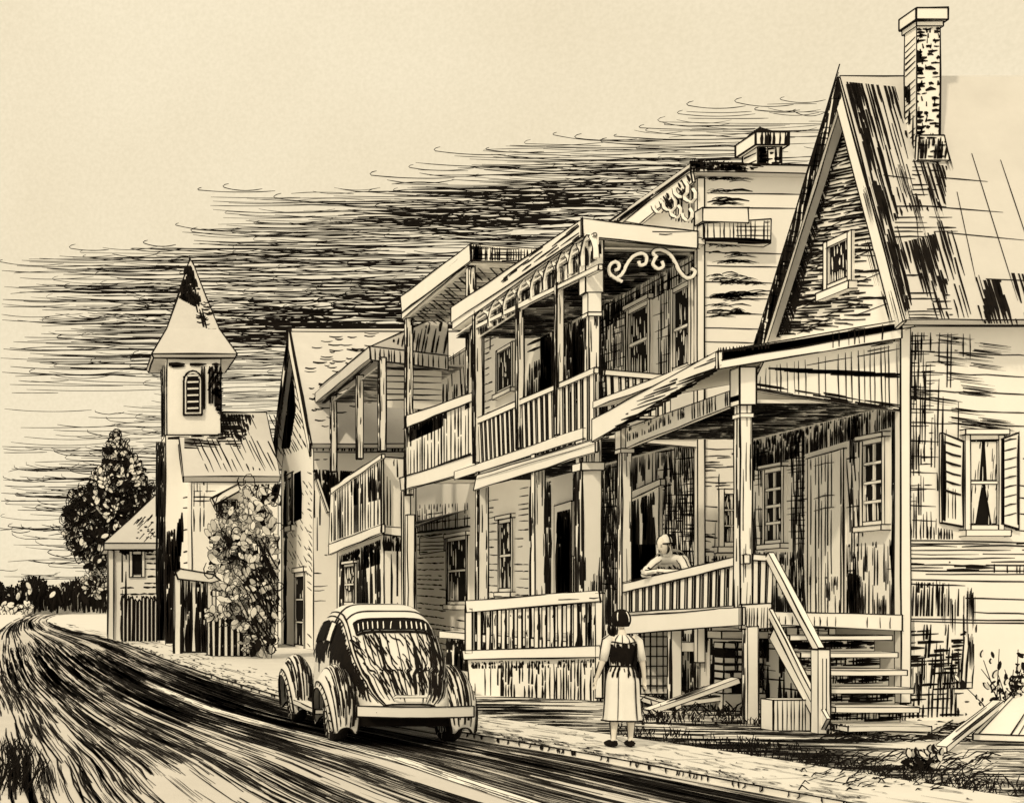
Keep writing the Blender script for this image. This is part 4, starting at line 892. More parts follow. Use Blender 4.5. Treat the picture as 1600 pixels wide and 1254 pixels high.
for P_, Q_ in ((RA, RB), (RA, RC_)):
    nn = (P_-Q_).cross(EX).normalized(); nn = nn if nn.z > 0 else -nn
    rf.prism([P_, Q_, Q_-nn*.22, P_-nn*.22], EX, 2.2)
NP = P3(RA, RB, RA+EX)
def shingle(mb, pl, px0, px1, py0, py1, n, f, L0=(8, 24), w=2.2):
    for _ in range(n):
        x, y = R(px0, px1), R(py0, py1)
        if not f(x, y): continue
        l_ = R(*L0); mb.rib([pl.P(x+l_*t, y+1.5*sin(pi*t)) for t in (0, .35, .7, 1)], w*R(.7, 1.2), pl.n)
shingle(rf, NP, 475, 620, 520, 680, 190, lambda x, y: (y-512)*.2+458 < x and abs((x-505)-(600-y)*.6) < 45+R(-20, 20))
rf.line([RA, RA+EX], 3.2); rf.line([RB, RB+EX], 2.2); hatch(rf, PX(8.58), [(453, 515), (453, 545), (432, 720), (425, 724)], 80, .1, 3.5, (.8, 3), .1, keep=.4)
rf.build('roof', [ROOF, INK], D)
bb = MB()
for A_, B_, dn in ((RA, RB, Vector((0, .25, -.55))), (RA, RC_, Vector((0, -.2, -.6)))):
    bb.prism([A_-Vector((.06, 0, 0)), B_-Vector((.06, 0, 0)), B_-Vector((.06, 0, .45)), A_-Vector((.06, 0, .8))], (.05, 0, 0), 2.4)
hatch(bb, PX(8.54), [tuple(x) for x in (RA, RC_, RC_-UP*.45, RA-UP*.8)], 98, .11, 5, (1, 3), .1, keep=.45, px=False); bb.build('barge_board', [PAPER, INK], D)
window(D, DW, 452, 458, 745, 812, 1, 1, .2, dens=.5, sill=True); window(D, DW, 463, 477, 900, 1008, 1, 3, .18, head=True, dens=.4)

# ================================================================ CHURCH
Ch = thing('church', 'white church with square louvred belfry and flared pointed spire down the street', 'church', (3.8, 51, 0))
TF, TL = PY(51), PX(3.79)
b = MB(); b.box(3.79, 6.03, 51, 54.2, 0, 8.4, 2.4); b.box(3.86, 6.0, 51.05, 54.1, 8.4, 11.5, 2.4)
hatch(b, TF, [(312, 572), (346, 572), (346, 645), (330, 628), (318, 640)], 90, .09, 4.6, (.5, 1.8), .1, keep=lambda u, v: .55+.45*(u-5)); hatch(b, TF, [(325, 572), (346, 572), (346, 625), (325, 610)], 60, .14, 5, (.3, 1), .1, keep=.85)
hatch(b, TF, [(262, 568), (345, 568), (340, 574), (270, 574)], 0, .1, 5, (.3, 1), .2, keep=.85)
hatch(b, TL, [(258, 570), (258, 682), (251, 682), (251, 570)], 90, .22, 4, (1, 3), .2, keep=.75, px=True)
hatch(b, TL, [(257, 690), (257, 1000), (244, 1000), (244, 690)], 90, .3, 5.5, (1, 4), .05, keep=.95)
hatch(b, TF, [(275, 825), (284, 800), (286, 1005), (259, 1005), (261, 830)], 90, .09, 6, (1, 3.5), .05, keep=.95)
hatch(b, TF, [(285, 690), (300, 690), (298, 900), (287, 900)], 10, .4, 2.4, (.2, .5), .4, keep=.8)
hatch(b, TF, [(262, 683), (345, 678), (345, 684), (262, 686)], 2, .06, 3, (.5, 1.5), .2)
shingle(b, TF, 335, 345, 575, 660, 20, lambda x, y: True, (6, 12))
b.build('tower', [WALL, INK], Ch)
sp = MB(); cxs, cys = 4.93, 52.55
def ring(h, z): return [Vector((cxs-h, cys-h, z)), Vector((cxs+h, cys-h, z)), Vector((cxs+h, cys+h, z)), Vector((cxs-h, cys+h, z))]
LV = [ring(1.62, 11.45), ring(1.70, 11.6), ring(1.05, 12.75), ring(.12, 15.55), ring(.03, 15.75)]
for a, c_ in zip(LV, LV[1:]):
    for j in range(4):
        sp.face([a[j], a[(j+1) % 4], c_[(j+1) % 4], c_[j]]); sp.line([a[j], c_[j]], 2.6)
for a in LV[:2]:
    for j in range(4): sp.line([a[j], a[(j+1) % 4]], 3.4)
sp.face(LV[0][::-1])
fp = P3(LV[2][0], LV[2][1], (LV[3][0]+LV[3][1])/2)
hatch(sp, fp, [(290, 415), (300, 415), (314, 470), (306, 480), (282, 466)], 90, .06, 6, (.4, 1.2), .1, keep=.93); hatch(sp, fp, [(300, 430), (328, 515), (316, 510), (303, 470)], 100, .08, 3.5, (.4, 1.2), .2, keep=.7)
shingle(sp, fp, 300, 326, 470, 515, 22, lambda x, y: x > 290+(y-470)*.5, (6, 14), 2.4)
sp.line([LV[4][0], LV[4][0]+Vector((.0, 0, .1))], 4); sp.build('spire', [ROOF, INK], Ch)
lv = MB(); xs0, xs1, z0, z1 = TF.P(286, 650), TF.P(316, 590), 0, 0
cxw = (xs0.x+xs1.x)/2; hw = .36; zb, zt = TF.P(0, 648).z, TF.P(0, 596).z
arch = [Vector((cxw-hw, 50.93, zb)), Vector((cxw+hw, 50.93, zb)), Vector((cxw+hw, 50.93, zt))]+[Vector((cxw+hw*cos(t), 50.93, zt+.42*sin(t))) for t in [pi*k/8 for k in range(1, 8)]]+[Vector((cxw-hw, 50.93, zt))]
lv.prism(arch, (0, .1, 0), 3.2); inner = [Vector((cxw+(p.x-cxw)*.66, 50.92, zb+.12+(p.z-zb)*.86)) for p in arch]; o = lv.build('belfry_window', PAPER, Ch)
li = MB(); li.prism(inner, (0, .05, 0), 2.2, 1); 
for k in range(6): z = zb+.2+k*.26; li.prism([(cxw-.23, 50.89, z), (cxw+.23, 50.89, z+.02), (cxw+.23, 50.87, z+.1), (cxw-.23, 50.87, z+.09)], (0, .03, 0), .8)
li.build('louvre', [PAPER, INK], o)
nv = MB(); nv.prism([(4.66, 49.1, 0), (4.66, 55.7, 0), (4.66, 55.7, 6.5), (4.66, 52.4, 9.3), (4.66, 49.1, 6.5)], (3.3, 0, 0), 2.2); NY = PY(49.1)
hatch(nv, NY, [(302, 752), (345, 752), (325, 790), (302, 790)], 0, .16, 2, (.3, 1), .2, keep=.7); hatch(nv, NY, [(302, 752), (325, 752), (318, 830), (302, 830)], 90, .13, 2, (.5, 1.6), .3, keep=.6)
hatch(nv, NY, [(400, 757), (440, 755), (440, 790), (395, 785)], 70, .12, 6, (.3, 1), .1, keep=.9)
nv.build('nave', [WALL, INK], Ch)
nr = MB(); RA, RB, RC_ = Vector((4.32, 52.4, 9.5)), Vector((4.32, 48.9, 6.54)), Vector((4.32, 55.9, 6.54)); EX = Vector((3.7, 0, 0))
for P_, Q_ in ((RA, RB), (RA, RC_)):
    nn = (P_-Q_).cross(EX).normalized(); nn = nn if nn.z > 0 else -nn; nr.prism([P_, Q_, Q_-nn*.25, P_-nn*.25], EX, 2.4)
NP = P3(RA, RB, RA+EX)
hatch(nr, NP, [(288, 684), (440, 690), (440, 735), (298, 738)], 10, .26, 2.2, (1, 3.2), .2, keep=.85); hatch(nr, NP, [(345, 648), (440, 648), (440, 735), (380, 735)], 8, .26, 2.2, (1, 3), .2, keep=.75)
hatch(nr, NP, [(345, 646), (398, 648), (380, 690), (345, 680)], 0, .13, 4, (.3, 1.2), .2, keep=.9); hatch(nr, NP, [(340, 646), (390, 648), (376, 700), (340, 690)], 90, .16, 3.4, (.3, 1.2), .2, keep=.9); hatch(nr, NP, [(288, 684), (345, 684), (345, 700), (288, 700)], 85, .13, 2.4, (.5, 1.5), .3, keep=.6)
nr.build('nave_roof', [ROOF, INK], Ch)
dm = MB(); dm.prism(PY(48.5).Q([(331, 777), (372, 756), (376, 766), (336, 788)]), (0, .6, 0), 2.4); o = dm.build('window_hood', PAPER, Ch)
window(Ch, NY, 341, 368, 783, 806, 1, 1, .06, sill=False, dens=.5)

# ================================================================ HUT
Hh = thing('wooden_hut', 'low clapboard hut with hipped roof and one dark square window, leftmost building by the bend', 'hut', (1.7, 58, 0))
HF = PY(58)
b = MB(); b.box(1.78, 4.3, 58, 62, 0, 4.35, 2.4)
hatch(b, HF, [(188, 856), (244, 856), (244, 930), (188, 930)], 1, .24, 2.8, (.3, .5), 0, keep=lambda u, v: 0 if 2.45 < u < 3.35 and 2.4 < v < 4.2 else .95); hatch(b, HF, [(188, 852), (240, 852), (240, 862), (188, 866)], 60, .13, 6, (.2, .6), .1, keep=.85)
hatch(b, HF, [(188, 852), (198, 852), (198, 1000), (188, 1000)], 90, .1, 3.2, (1, 4), .2, keep=.8)
hatch(b, HF, [(188, 930), (244, 930), (244, 1000), (188, 1000)], 90, .16, 4, (.5, 2), .1, keep=.8)
hatch(b, PX(1.78), [(58, .2), (62, .2), (62, 4.3), (58, 4.3)], 90, .8, 2.4, (1, 4), .2, keep=.7, px=False); b.build('wall', [WALL, INK], Hh)
rf = MB(); zr = 4.4; a_ = [Vector((1.5, 57.6, zr)), Vector((4.5, 57.6, zr)), Vector((4.5, 62.4, zr)), Vector((1.5, 62.4, zr))]; t_ = [Vector((4.0, 59.6, 6.75)), Vector((4.4, 59.6, 6.75)), Vector((4.4, 60.4, 6.75)), Vector((4.0, 60.4, 6.75))]
for j in range(4): rf.face([a_[j], a_[(j+1) % 4], t_[(j+1) % 4], t_[j]]); rf.line([a_[j], t_[j]], 2.4); rf.line([t_[j], t_[(j+1) % 4]], 2)
rf.face(t_); rf.box(1.5, 4.5, 57.6, 62.4, zr-.3, zr, 2.4); rp = P3(a_[0], a_[1], t_[0]); shingle(rf, rp, 205, 242, 800, 840, 34, lambda x, y: x+y*.6 > 715, (-5, 5), 2.8)
for i in range(16): x = R(212, 242); y = R(800, 838); rf.rib([rp.P(x, y), rp.P(x-8, y+9)], 2.6, rp.n)
rf.build('roof', [ROOF, INK], Hh); window(Hh, HF, 207, 221, 866, 896, 1, 1, .15, sill=False, dens=0)
cb = MB(); cb.box(1.7, 1.95, 57.9, 58.15, 0, 4.1, 2.4); cb.build('corner_board', PAPER, Hh)

# ================================================================ FENCES AND GATE
def picket_fence(x0, x1, y, h, n, label, dark=.5):
    f = thing('picket_fence', label, 'fence', (x0, y, 0))
    for i in range(n):
        x = x0+(x1-x0)*(i+.5)/n; wd = (x1-x0)/n*.62; hh = h*R(.94, 1.04); k = MB(); k.prism([(x-wd/2, y, 0), (x+wd/2, y, 0), (x+wd/2, y, hh-.08), (x, y, hh), (x-wd/2, y, hh-.08)], (0, .04, 0), 2.4); k.build('picket', [PAPER, INK], f)
    k = MB(); k.beam((x0, y+.08, h*.75), (x1, y+.08, h*.75), .06, .1, 1.8); k.beam((x0, y+.08, h*.25), (x1, y+.08, h*.25), .06, .1, 1.8); k.build('rail', [PAPER, INK], f)
    k = MB(); k.prism([(x0, y+.14, 0), (x1, y+.14, 0), (x1, y+.14, h*.85), (x0, y+.14, h*.85)], (0, .03, 0), 0, 1); k.build('backing_board', [PAPER, INK], f)
picket_fence(2.2, 3.75, 55.2, 1.95, 9, 'low picket fence in front of the small hut by the road bend')
picket_fence(4.5, 6.1, 41.2, 1.35, 8, 'white picket fence below the leafy bush before the church')
gt_ = thing('garden_gate', 'tall plank gate between white posts with a pale lintel, beside the picket fence', 'gate', (3.5, 42, 0))
for x in (3.52, 4.62):
    k = MB(); k.box(x-.14, x+.14, 41.9, 42.15, 0, 2.75, 2.4); hatch(k, PY(41.9), [(x-.14, 0), (x+.14, 0), (x+.14, 2.7), (x-.14, 2.7)], 90, .09, 2.4, (.5, 2), .4, keep=.4, px=False); k.build('gate_post', [PAPER, INK], gt_)
k = MB(); k.prism(PY(41.85).Q([(274, 894), (282, 888), (334, 897), (345, 906), (330, 910), (278, 904)]), (0, .35, 0), 2.4); k.build('lintel', PAPER, gt_)
k = MB(); k.prism([(3.66, 42, .1), (4.48, 42, .1), (4.48, 42, 2.5), (3.66, 42, 2.5)], (0, .05, 0), 2); hatch(k, PY(42), [(3.66, .1), (4.48, .1), (4.48, 2.5), (3.66, 2.5)], 90, .075, 4, (.8, 2.4), .08, keep=.95, px=False); k.build('gate_leaf', [PAPER, INK], gt_)

# ================================================================ TREES, BUSH, HEDGE
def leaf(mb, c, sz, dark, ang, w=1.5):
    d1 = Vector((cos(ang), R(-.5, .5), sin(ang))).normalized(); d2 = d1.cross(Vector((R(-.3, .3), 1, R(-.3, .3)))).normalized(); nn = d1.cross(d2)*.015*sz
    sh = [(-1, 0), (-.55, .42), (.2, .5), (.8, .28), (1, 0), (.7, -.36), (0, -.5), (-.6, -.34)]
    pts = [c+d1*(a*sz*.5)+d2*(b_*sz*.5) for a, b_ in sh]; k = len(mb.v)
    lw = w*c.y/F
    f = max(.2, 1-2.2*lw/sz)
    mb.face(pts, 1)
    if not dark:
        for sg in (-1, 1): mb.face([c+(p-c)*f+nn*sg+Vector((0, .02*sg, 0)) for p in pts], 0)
def crown(name, parent, blobs, n, sz, darkf, seed=0, w=1.7, extra=None):
    m = MB(); random.seed(seed)
    tot = sum(b_[3]*b_[4]*b_[5] for b_ in blobs)
    for (x, y, z, rx, ry, rz, dk) in blobs:
        cnt = int(n*rx*ry*rz/tot*(1))
        for i in range(cnt):
            while True:
                v = Vector((R(-1, 1), R(-1, 1), R(-1, 1)))
                if .3 < v.length < 1: break
            p = Vector((x+v.x*rx, y+v.y*ry, z+v.z*rz)); s_ = sz*R(.55, 1.3)
            leaf(m, p, s_, random.random() < dk, math.atan2(v.z+.2, v.x)+R(-.7, .7), w)
            if random.random() < .3: 
                q = p+Vector((R(-.6, .6), 0, R(-.3, .6)))*sz; m.line([p, p.lerp(q, .5)+Vector((.1, 0, .1))*sz, q], w)
    for i in range(extra or 0):      # curled outer sprays
        x, y, z, rx, ry, rz, dk = random.choice(blobs); t0 = R(0, 6.28); rr = sz*R(.3, .75); c = Vector((x+R(-1, 1)*rx, y-ry*R(.5, 1.05), z+R(-1, 1)*rz)); tl = R(.7, 1.7)
        m.line([c+Vector((rr*cos(t0+k*.75)*(1-.06*k), .02*k, rr*tl*sin(t0+k*.75)*(1-.06*k))) for k in range(7)], R(1.2, 2.2), wob=.2)
    return m.build(name, [LEAF, INK], parent)
T = thing('leafy_tree', 'dark bushy broadleaf tree rising behind the low hut at the road bend', 'tree', (2.4, 70, 0))
k = MB(); k.tubes([(2.4, 70, 0), (2.3, 70, 2.5), (2.2, 70, 5), (2.4, 70, 8)], [.28, .22, .16, .06], 3, sides=8)
for q in ([(2.3, 70, 2.5), (1, 69.8, 4), (.4, 70, 5.2)], [(2.3, 70, 3.2), (3.6, 70.2, 5), (3.9, 70, 6.4)], [(2.2, 70, 4.6), (1.2, 70, 6.2), (1.0, 70, 7.4)]): k.tubes(q, [.12, .09, .04], 2.4)
hatch(k, PY(69.7), [(2.15, 0), (2.6, 0), (2.45, 4), (2.2, 4)], 90, .1, 3.4, (.5, 2), .2, px=False); k.build('trunk', [PAPER, INK], T)
def tz(px, py, Y): p = at(px, py, Y); return p.x, p.y, p.z
bl_ = []
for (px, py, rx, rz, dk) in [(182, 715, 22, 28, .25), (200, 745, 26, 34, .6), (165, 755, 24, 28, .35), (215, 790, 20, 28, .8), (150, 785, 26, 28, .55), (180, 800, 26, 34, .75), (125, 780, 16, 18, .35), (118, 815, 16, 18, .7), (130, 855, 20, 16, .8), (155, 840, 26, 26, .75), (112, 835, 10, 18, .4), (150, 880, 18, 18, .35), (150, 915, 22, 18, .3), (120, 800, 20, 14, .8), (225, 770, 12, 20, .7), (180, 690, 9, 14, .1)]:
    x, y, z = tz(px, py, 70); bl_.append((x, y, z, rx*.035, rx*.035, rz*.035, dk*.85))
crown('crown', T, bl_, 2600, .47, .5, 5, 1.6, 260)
Bs = thing('flowering_bush', 'large loose pale-leaved bush overhanging the white picket fence', 'bush', (5.6, 40, 0))
k = MB()
for q in ([(6.1, 40, 0), (6.0, 40, 1.6), (5.4, 40, 3.2), (5.0, 40, 4.2)], [(6.15, 40.1, 0), (6.2, 40, 2), (5.9, 40, 3.8)], [(6.05, 39.9, 0), (5.5, 39.9, 1.3), (4.9, 39.9, 2.4)], [(6.2, 40, 0), (6.4, 40, 1.5), (6.45, 40, 3)]): k.tubes(q, [.07, .055, .04, .02][:len(q)], 2.2)
for i in range(60):
    a = Vector((R(5.8, 6.5), 39.8+R(-.3, .3), R(.1, 2.8))); k.line([a, a+Vector((-.25, 0, .45)), a+Vector((-.6*R(.4, 1.2), 0, R(.8, 1.3)))], R(1.6, 4))
k.build('trunk', [PAPER, INK], Bs)
bl_ = []
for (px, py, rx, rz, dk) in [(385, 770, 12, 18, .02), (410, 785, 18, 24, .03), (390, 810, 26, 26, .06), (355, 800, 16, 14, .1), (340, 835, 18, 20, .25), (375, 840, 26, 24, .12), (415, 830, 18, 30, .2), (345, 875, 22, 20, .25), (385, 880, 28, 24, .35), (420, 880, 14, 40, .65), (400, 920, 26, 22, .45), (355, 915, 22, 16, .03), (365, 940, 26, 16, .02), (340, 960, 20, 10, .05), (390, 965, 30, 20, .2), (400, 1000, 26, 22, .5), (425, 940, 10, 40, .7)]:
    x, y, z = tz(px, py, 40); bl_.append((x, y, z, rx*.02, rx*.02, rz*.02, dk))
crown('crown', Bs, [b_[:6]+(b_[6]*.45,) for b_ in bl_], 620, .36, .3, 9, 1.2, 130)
Hd = MB(); random.seed(3)
for i in range(950):
    px = R(-30, 165); Y = R(180, 215); zt = at(px, 908+8*sin(px*.09)+R(-4, 6), Y).z; x = at(px, 0, Y).x
    if px < 90 or random.random() < .6: Hd.line([(x, Y, R(0, 2)), (x+R(-.3, .3), Y, R(.3, .8)*zt), (x+R(-1, 1), Y, zt*R(.75, 1))], R(2, 6))
    if random.random() < .06: leaf(Hd, Vector((x, Y-3, R(.4, 1)*zt)), 1.5, random.random() < .3, R(.8, 2.2), 1.6)
for i in range(26): leaf(Hd, at(R(-10, 50), R(942, 960), 178), 1.4, False, R(-.5, 3), 1.6)
def hf(a, b_): return Vector((-22+32*a, 200+4*sin(a*9)+3*b_, (4.3+.6*sin(a*31))*sin(pi*b_)))
Hd.surf(hf, 40, 6, 0)
tag(Hd.build('distant_hedge', [LEAF, INK]), 'dark distant hedge along the far side of the road bend', 'hedge', kind='stuff')
def shrub(px, Y, h, n, label, seed=1):
    x = at(px, 0, Y).x; t = thing('wild_shrub', label, 'shrub', (x, Y, 0)); random.seed(seed); m = MB(); cr_ = MB()
    for i in range(n):
        a = R(-1, 1); p = [Vector((x+a*.1, Y, 0)), Vector((x+a*h*.3, Y+R(-.1, .1), h*.5*R(.7, 1))), Vector((x+a*h*.65, Y+R(-.2, .2), h*R(.6, 1)))]; m.line(p, 2)
        for j in range(5):
            c = p[1].lerp(p[2], R(-.4, 1.05)) + Vector((R(-.08, .08), 0, R(-.08, .08))); leaf(cr_, c, R(.05, .14), random.random() < .5, R(0, 6), 1.6)
    m.build('stem', INK, t); cr_.build('foliage', [LEAF, INK], t)
shrub(1578, 16.6, 1.15, 20, 'scraggly leafy shrub growing against the side wall at the right edge', 4)
shrub(1440, 13.2, .25, 12, 'small weedy sprig by the slanting boards', 6)
random.seed(21)
# ================================================================ BOARD FENCE before the long porch
Fn = thing('board_fence', 'railed front fence of pale boards standing before the long porch, left of the woman', 'fence', (7.6, 24, 0))
a_, c_ = Vector((7.55, 24.2, 0)), Vector((9.35, 22.6, 0)); FP = Pl(a_, c_-a_, (0, 0, 1))
def fb(q, th, nm, lw=2.4, hatches=(), off=0):
    k = MB(); pl = Pl(FP.o+FP.n*off, FP.u, FP.v); k.prism(pl.Q(q), -pl.n*th, lw)
    for h in hatches: hatch(k, pl, **h)
    k.build(nm, [PAPER, INK, WASH], Fn)
fb([(727, 938), (936, 922), (938, 940), (729, 956)], .12, 'top_rail', hatches=[dict(poly=[(760, 940), (936, 928), (936, 934), (760, 946)], ang=3, sp=.06, w=1.8, Ln=(.3, .9), gap=.5, keep=.5)], off=.06)
fb([(722, 1016), (938, 1008), (940, 1026), (724, 1030)], .14, 'middle_rail', off=.06)
fb([(727, 950), (738, 950), (738, 1020), (727, 1020)], .1, 'fence_post', off=.05); fb([(930, 926), (942, 926), (942, 1090), (930, 1090)], .1, 'fence_post', off=.05)
for i in range(15):
    x = 746+i*12.6; x += R(-1.5, 1.5); fb([(x, 953-i*.9), (x+6.5, 952-i*.9), (x+6.5, 1017), (x, 1018)], .04, 'fence_board', 1.9, [dict(poly=[(x, 960), (x+6.5, 960), (x+6.5, 1012), (x, 1012)], ang=90, sp=.02, w=2, Ln=(.1, .4), gap=.8, keep=.35)])
fb([(730, 1030), (938, 1026), (938, 1096), (735, 1086)], .03, 'skirt_boards', 2, [dict(poly=[(775, 1032), (832, 1032), (835, 1092), (780, 1088)], ang=90, sp=.05, w=3.2, Ln=(.2, .6), gap=.1, keep=.9), dict(poly=[(835, 1032), (936, 1028), (936, 1094), (838, 1092)], ang=90, sp=.06, w=2.8, Ln=(.2, .7), gap=.15, keep=.85), dict(poly=[(736, 1034), (775, 1032), (775, 1086), (738, 1085)], ang=90, sp=.14, w=2, Ln=(.2, .7), gap=.3, keep=.8), dict(poly=[(736, 1034), (936, 1030), (936, 1042), (738, 1044)], ang=90, sp=.04, w=3, Ln=(.05, .14), gap=.2, keep=.6)], off=-.03)

# ================================================================ PLANKS, STONES, JUNK under the porch
def plank(a, b_, wu, wv, label, n=3):
    k = MB(); k.beam(a, b_, wu, wv, 2); a, b_ = Vector(a), Vector(b_)
    for i in range(n):
        o_ = Vector((0, 0, wv/2+.006)); q = R(-.4, .4)*wu; s0, s1 = R(0, .5), R(.6, 1); sd2 = (b_-a).cross(UP).normalized()*q; k.rib([a.lerp(b_, s0)+o_+sd2, a.lerp(b_, (s0+s1)/2)+o_+sd2, a.lerp(b_, s1)+o_+sd2], R(1.5, 4), UP)
    tag(k.build('loose_plank', [PAPER, INK]), label, 'plank', 'loose planks lying under and beside the porch')
plank(PZ(.06).P(1010, 1112), PZ(.55).P(1150, 1062), .22, .08, 'long plank slanting up under the porch behind the thin support', 5)
plank(PZ(.1).P(1060, 1098), PZ(.25).P(1160, 1085), .25, .08, 'short thick plank lying flat under the porch beside the front post', 4)
plank(PZ(.05).P(985, 1085), PZ(.1).P(1040, 1100), .2, .08, 'small board end just right of the woman', 3)
plank(PZ(.06).P(1175, 1110), PZ(.1).P(1262, 1092), .3, .07, 'wide board lying under the stairs behind the newel post', 5)
plank(PZ(.3).P(1180, 1080), PZ(.35).P(1255, 1060), .3, .07, 'upper board of the stack below the stair stringer', 5)
plank(PZ(.05).P(1470, 1170), PZ(.45).P(1560, 1098), .12, .07, 'thin slanting batten left of the pale cellar door at the lower right', 2)
sw_ = MB(); x0, x1, y = 10.5, 11.15, 20.6      # rubble pier
for r_ in range(7):
    x = x0
    while x < x1:
        l_ = R(.12, .24); sw_.prism([(x+.01, y+R(-.02, .02), .28+r_*.12), (min(x1, x+l_), y, .28+r_*.12), (min(x1, x+l_)-.01, y, .38+r_*.12+R(-.01, .01)), (x+.015, y, .38+r_*.12)], (0, .3, 0), 2.2, 0 if random.random() < .72 else 1); x += l_+.02
sw_.box(x0-.02, x1+.02, y-.05, y+.35, 0, .28, 2); sw_.box(x0-.05, x1+.1, y-.06, y+.4, 1.16, 1.28, 2)
tag(sw_.build('stone_pier', [PAPER, INK]), 'stacked rubble stone pier in the shade under the porch deck', 'stone pier')
lt = MB(); yl = 22.2
for i in range(6): lt.line([(9.95+i*.11, yl, .2), (9.95+i*.11, yl, 1.3)], 2.2); lt.line([(9.9, yl, .3+i*.17), (10.55, yl, .3+i*.17)], 2.2)
lt.prism([(9.9, yl+.03, .15), (10.55, yl+.03, .15), (10.55, yl+.03, 1.35), (9.9, yl+.03, 1.35)], (0, .03, 0), 1.8)
tag(lt.build('lattice_panel', [PAPER, INK]), 'small square lattice panel under the porch just right of the woman', 'lattice')
ba = MB(); ba.box(9.9, 10.0, 19.3, 19.4, 0, 1.3, 1.8)
cr_ = MB(); cr_.box(9.55, 10.15, 17.4, 17.7, 0, .42, 2.2); hatch(cr_, PY(17.4), [(9.55, 0), (10.15, 0), (10.15, .42), (9.55, .42)], 90, .055, 1.9, None, px=False); tag(cr_.build('slatted_crate', [PAPER, INK]), 'low slatted crate standing on the ground at the foot of the stair rail', 'crate')
cd = MB(); pa = [PZ(.02).P(1520, 1158), PZ(.02).P(1640, 1140), PZ(.75).P(1660, 1075), PZ(.75).P(1596, 1090)]
pa = [PZ(.05).P(1520, 1156), PZ(.05).P(1640, 1160), PZ(.5).P(1660, 1095), PZ(.5).P(1585, 1090)]; cd.prism(pa, (0, 0, .08), 2.6)
pn = P3(pa[0], pa[1], pa[3])
for t in (.08, .5, .6): cd.rib([pa[0].lerp(pa[1], t)+UP*.08, pa[3].lerp(pa[2], t)+UP*.08], 3, UP)
hatch(cd, PY(pa[0].y), [(pa[0].x, .05), (pa[1].x, .05), (pa[1].x, .12), (pa[0].x, .12)], 80, .04, 3, None, px=False)
tag(cd.build('cellar_door', [PAPER, INK]), 'pale slanting cellar door lying low at the bottom right edge', 'cellar door')
kb = MB(); q = [PZ(.0).P(x, y) for x, y in ((1290, 1148), (1455, 1148), (1505, 1120), (1560, 1128), (1475, 1150))]; kb.prism([PZ(.05).P(*p) for p in ((1292, 1140), (1450, 1145), (1510, 1112), (1420, 1108), (1300, 1112))], (0, 0, -.05), 2.2)
hatch(kb, PY(PZ(.05).P(1370, 1142).y), [(1292, 1128), (1425, 1142), (1400, 1148), (1294, 1152)], 86, .035, 3.4, (.04, .12), .2, keep=.9)
tag(kb.build('stone_slab', [PAPER, INK]), 'flat stone slab at the foot of the porch steps', 'stone slab')
# chair on the balcony
chd = thing('wooden_chair', 'slat-backed wooden chair standing on the upper balcony behind the railing', 'chair', (10.9, 29.8, 5.06))
for dx, dy, h in ((-.22, -.2, .45), (.22, -.2, .45), (-.22, .22, 1.1), (.22, .22, 1.1)):
    k = MB(); k.box(10.9+dx-.03, 10.9+dx+.03, 29.8+dy-.03, 29.8+dy+.03, 5.06, 5.06+h, 2); k.build('leg', PAPER, chd)
k = MB(); k.box(10.64, 11.16, 29.55, 30.05, 5.5, 5.56, 2); k.build('seat', PAPER, chd); k = MB(); k.box(10.68, 11.12, 29.98, 30.03, 5.95, 6.16, 2); k.box(10.68, 11.12, 29.98, 30.03, 5.7, 5.8, 2); k.build('backrest', PAPER, chd)

# ================================================================ CAR
CA = thing('vintage_car', 'rounded 1930s saloon with swept fenders and slatted rear window, parked in the road', 'car', (4.05, 17.2, 0))
cx0, YR = 4.06, 15.35
def prof(y):    # y from rear 0..4.1 : top z, half width, bottom z
    T_ = [(0, .52, .34), (.10, .66, .47), (.3, .92, .56), (.55, 1.22, .63), (.8, 1.46, .67), (1.1, 1.64, .69), (1.5, 1.72, .70), (2.1, 1.71, .69), (2.45, 1.60, .67), (2.62, 1.36, .64), (2.75, 1.16, .60), (3.2, 1.12, .46), (3.8, 1.05, .33), (4.05, .9, .27), (4.1, .7, .24)]
    for (a, z0, w0), (b_, z1, w1) in zip(T_, T_[1:]):
        if a <= y <= b_:
            i = [q[0] for q in T_].index(a); p_, n_ = T_[max(0, i-1)], T_[min(len(T_)-1, i+2)]; t = (y-a)/(b_-a); h = b_-a; o_ = []
            for j, (v0, v1) in ((1, (z0, z1)), (2, (w0, w1))):
                m0 = (v1-p_[j])/max(.01, b_-p_[0])*h; m1 = (n_[j]-v0)/max(.01, n_[0]-a)*h
                o_.append((2*t**3-3*t*t+1)*v0+(t**3-2*t*t+t)*m0+(3*t*t-2*t**3)*v1+(t**3-t*t)*m1)
            return tuple(o_)
    return T_[-1][1:]
def cbody(a, b_):   # a: length 0..1, b_: 0 left bottom .. 1 right bottom
    y = a*4.1; zt, hw_ = prof(y); zb_ = .40; t = pi*(1-b_)
    c_, s_ = cos(t), sin(t); e = .34 if y > .3 else .45
    x = hw_*math.copysign(abs(c_)**e, c_); z = zb_+(zt-zb_)*abs(s_)**(.5)
    if z > 1.1: x *= 1-.14*(z-1.1)/.6
    return Vector((cx0+x, YR+y, z))
def ub(u): return 1-math.acos(math.copysign(abs(u)**(1/.45), u))/pi      # width fraction -1..1 -> section parameter
m = MB(); m.surf(cbody, 60, 72)
k0 = [cbody(0, j/72) for j in range(73)]; m.face(k0)
m.box(cx0-.45, cx0+.45, YR+.3, YR+3.7, .3, .42, 0, 1)
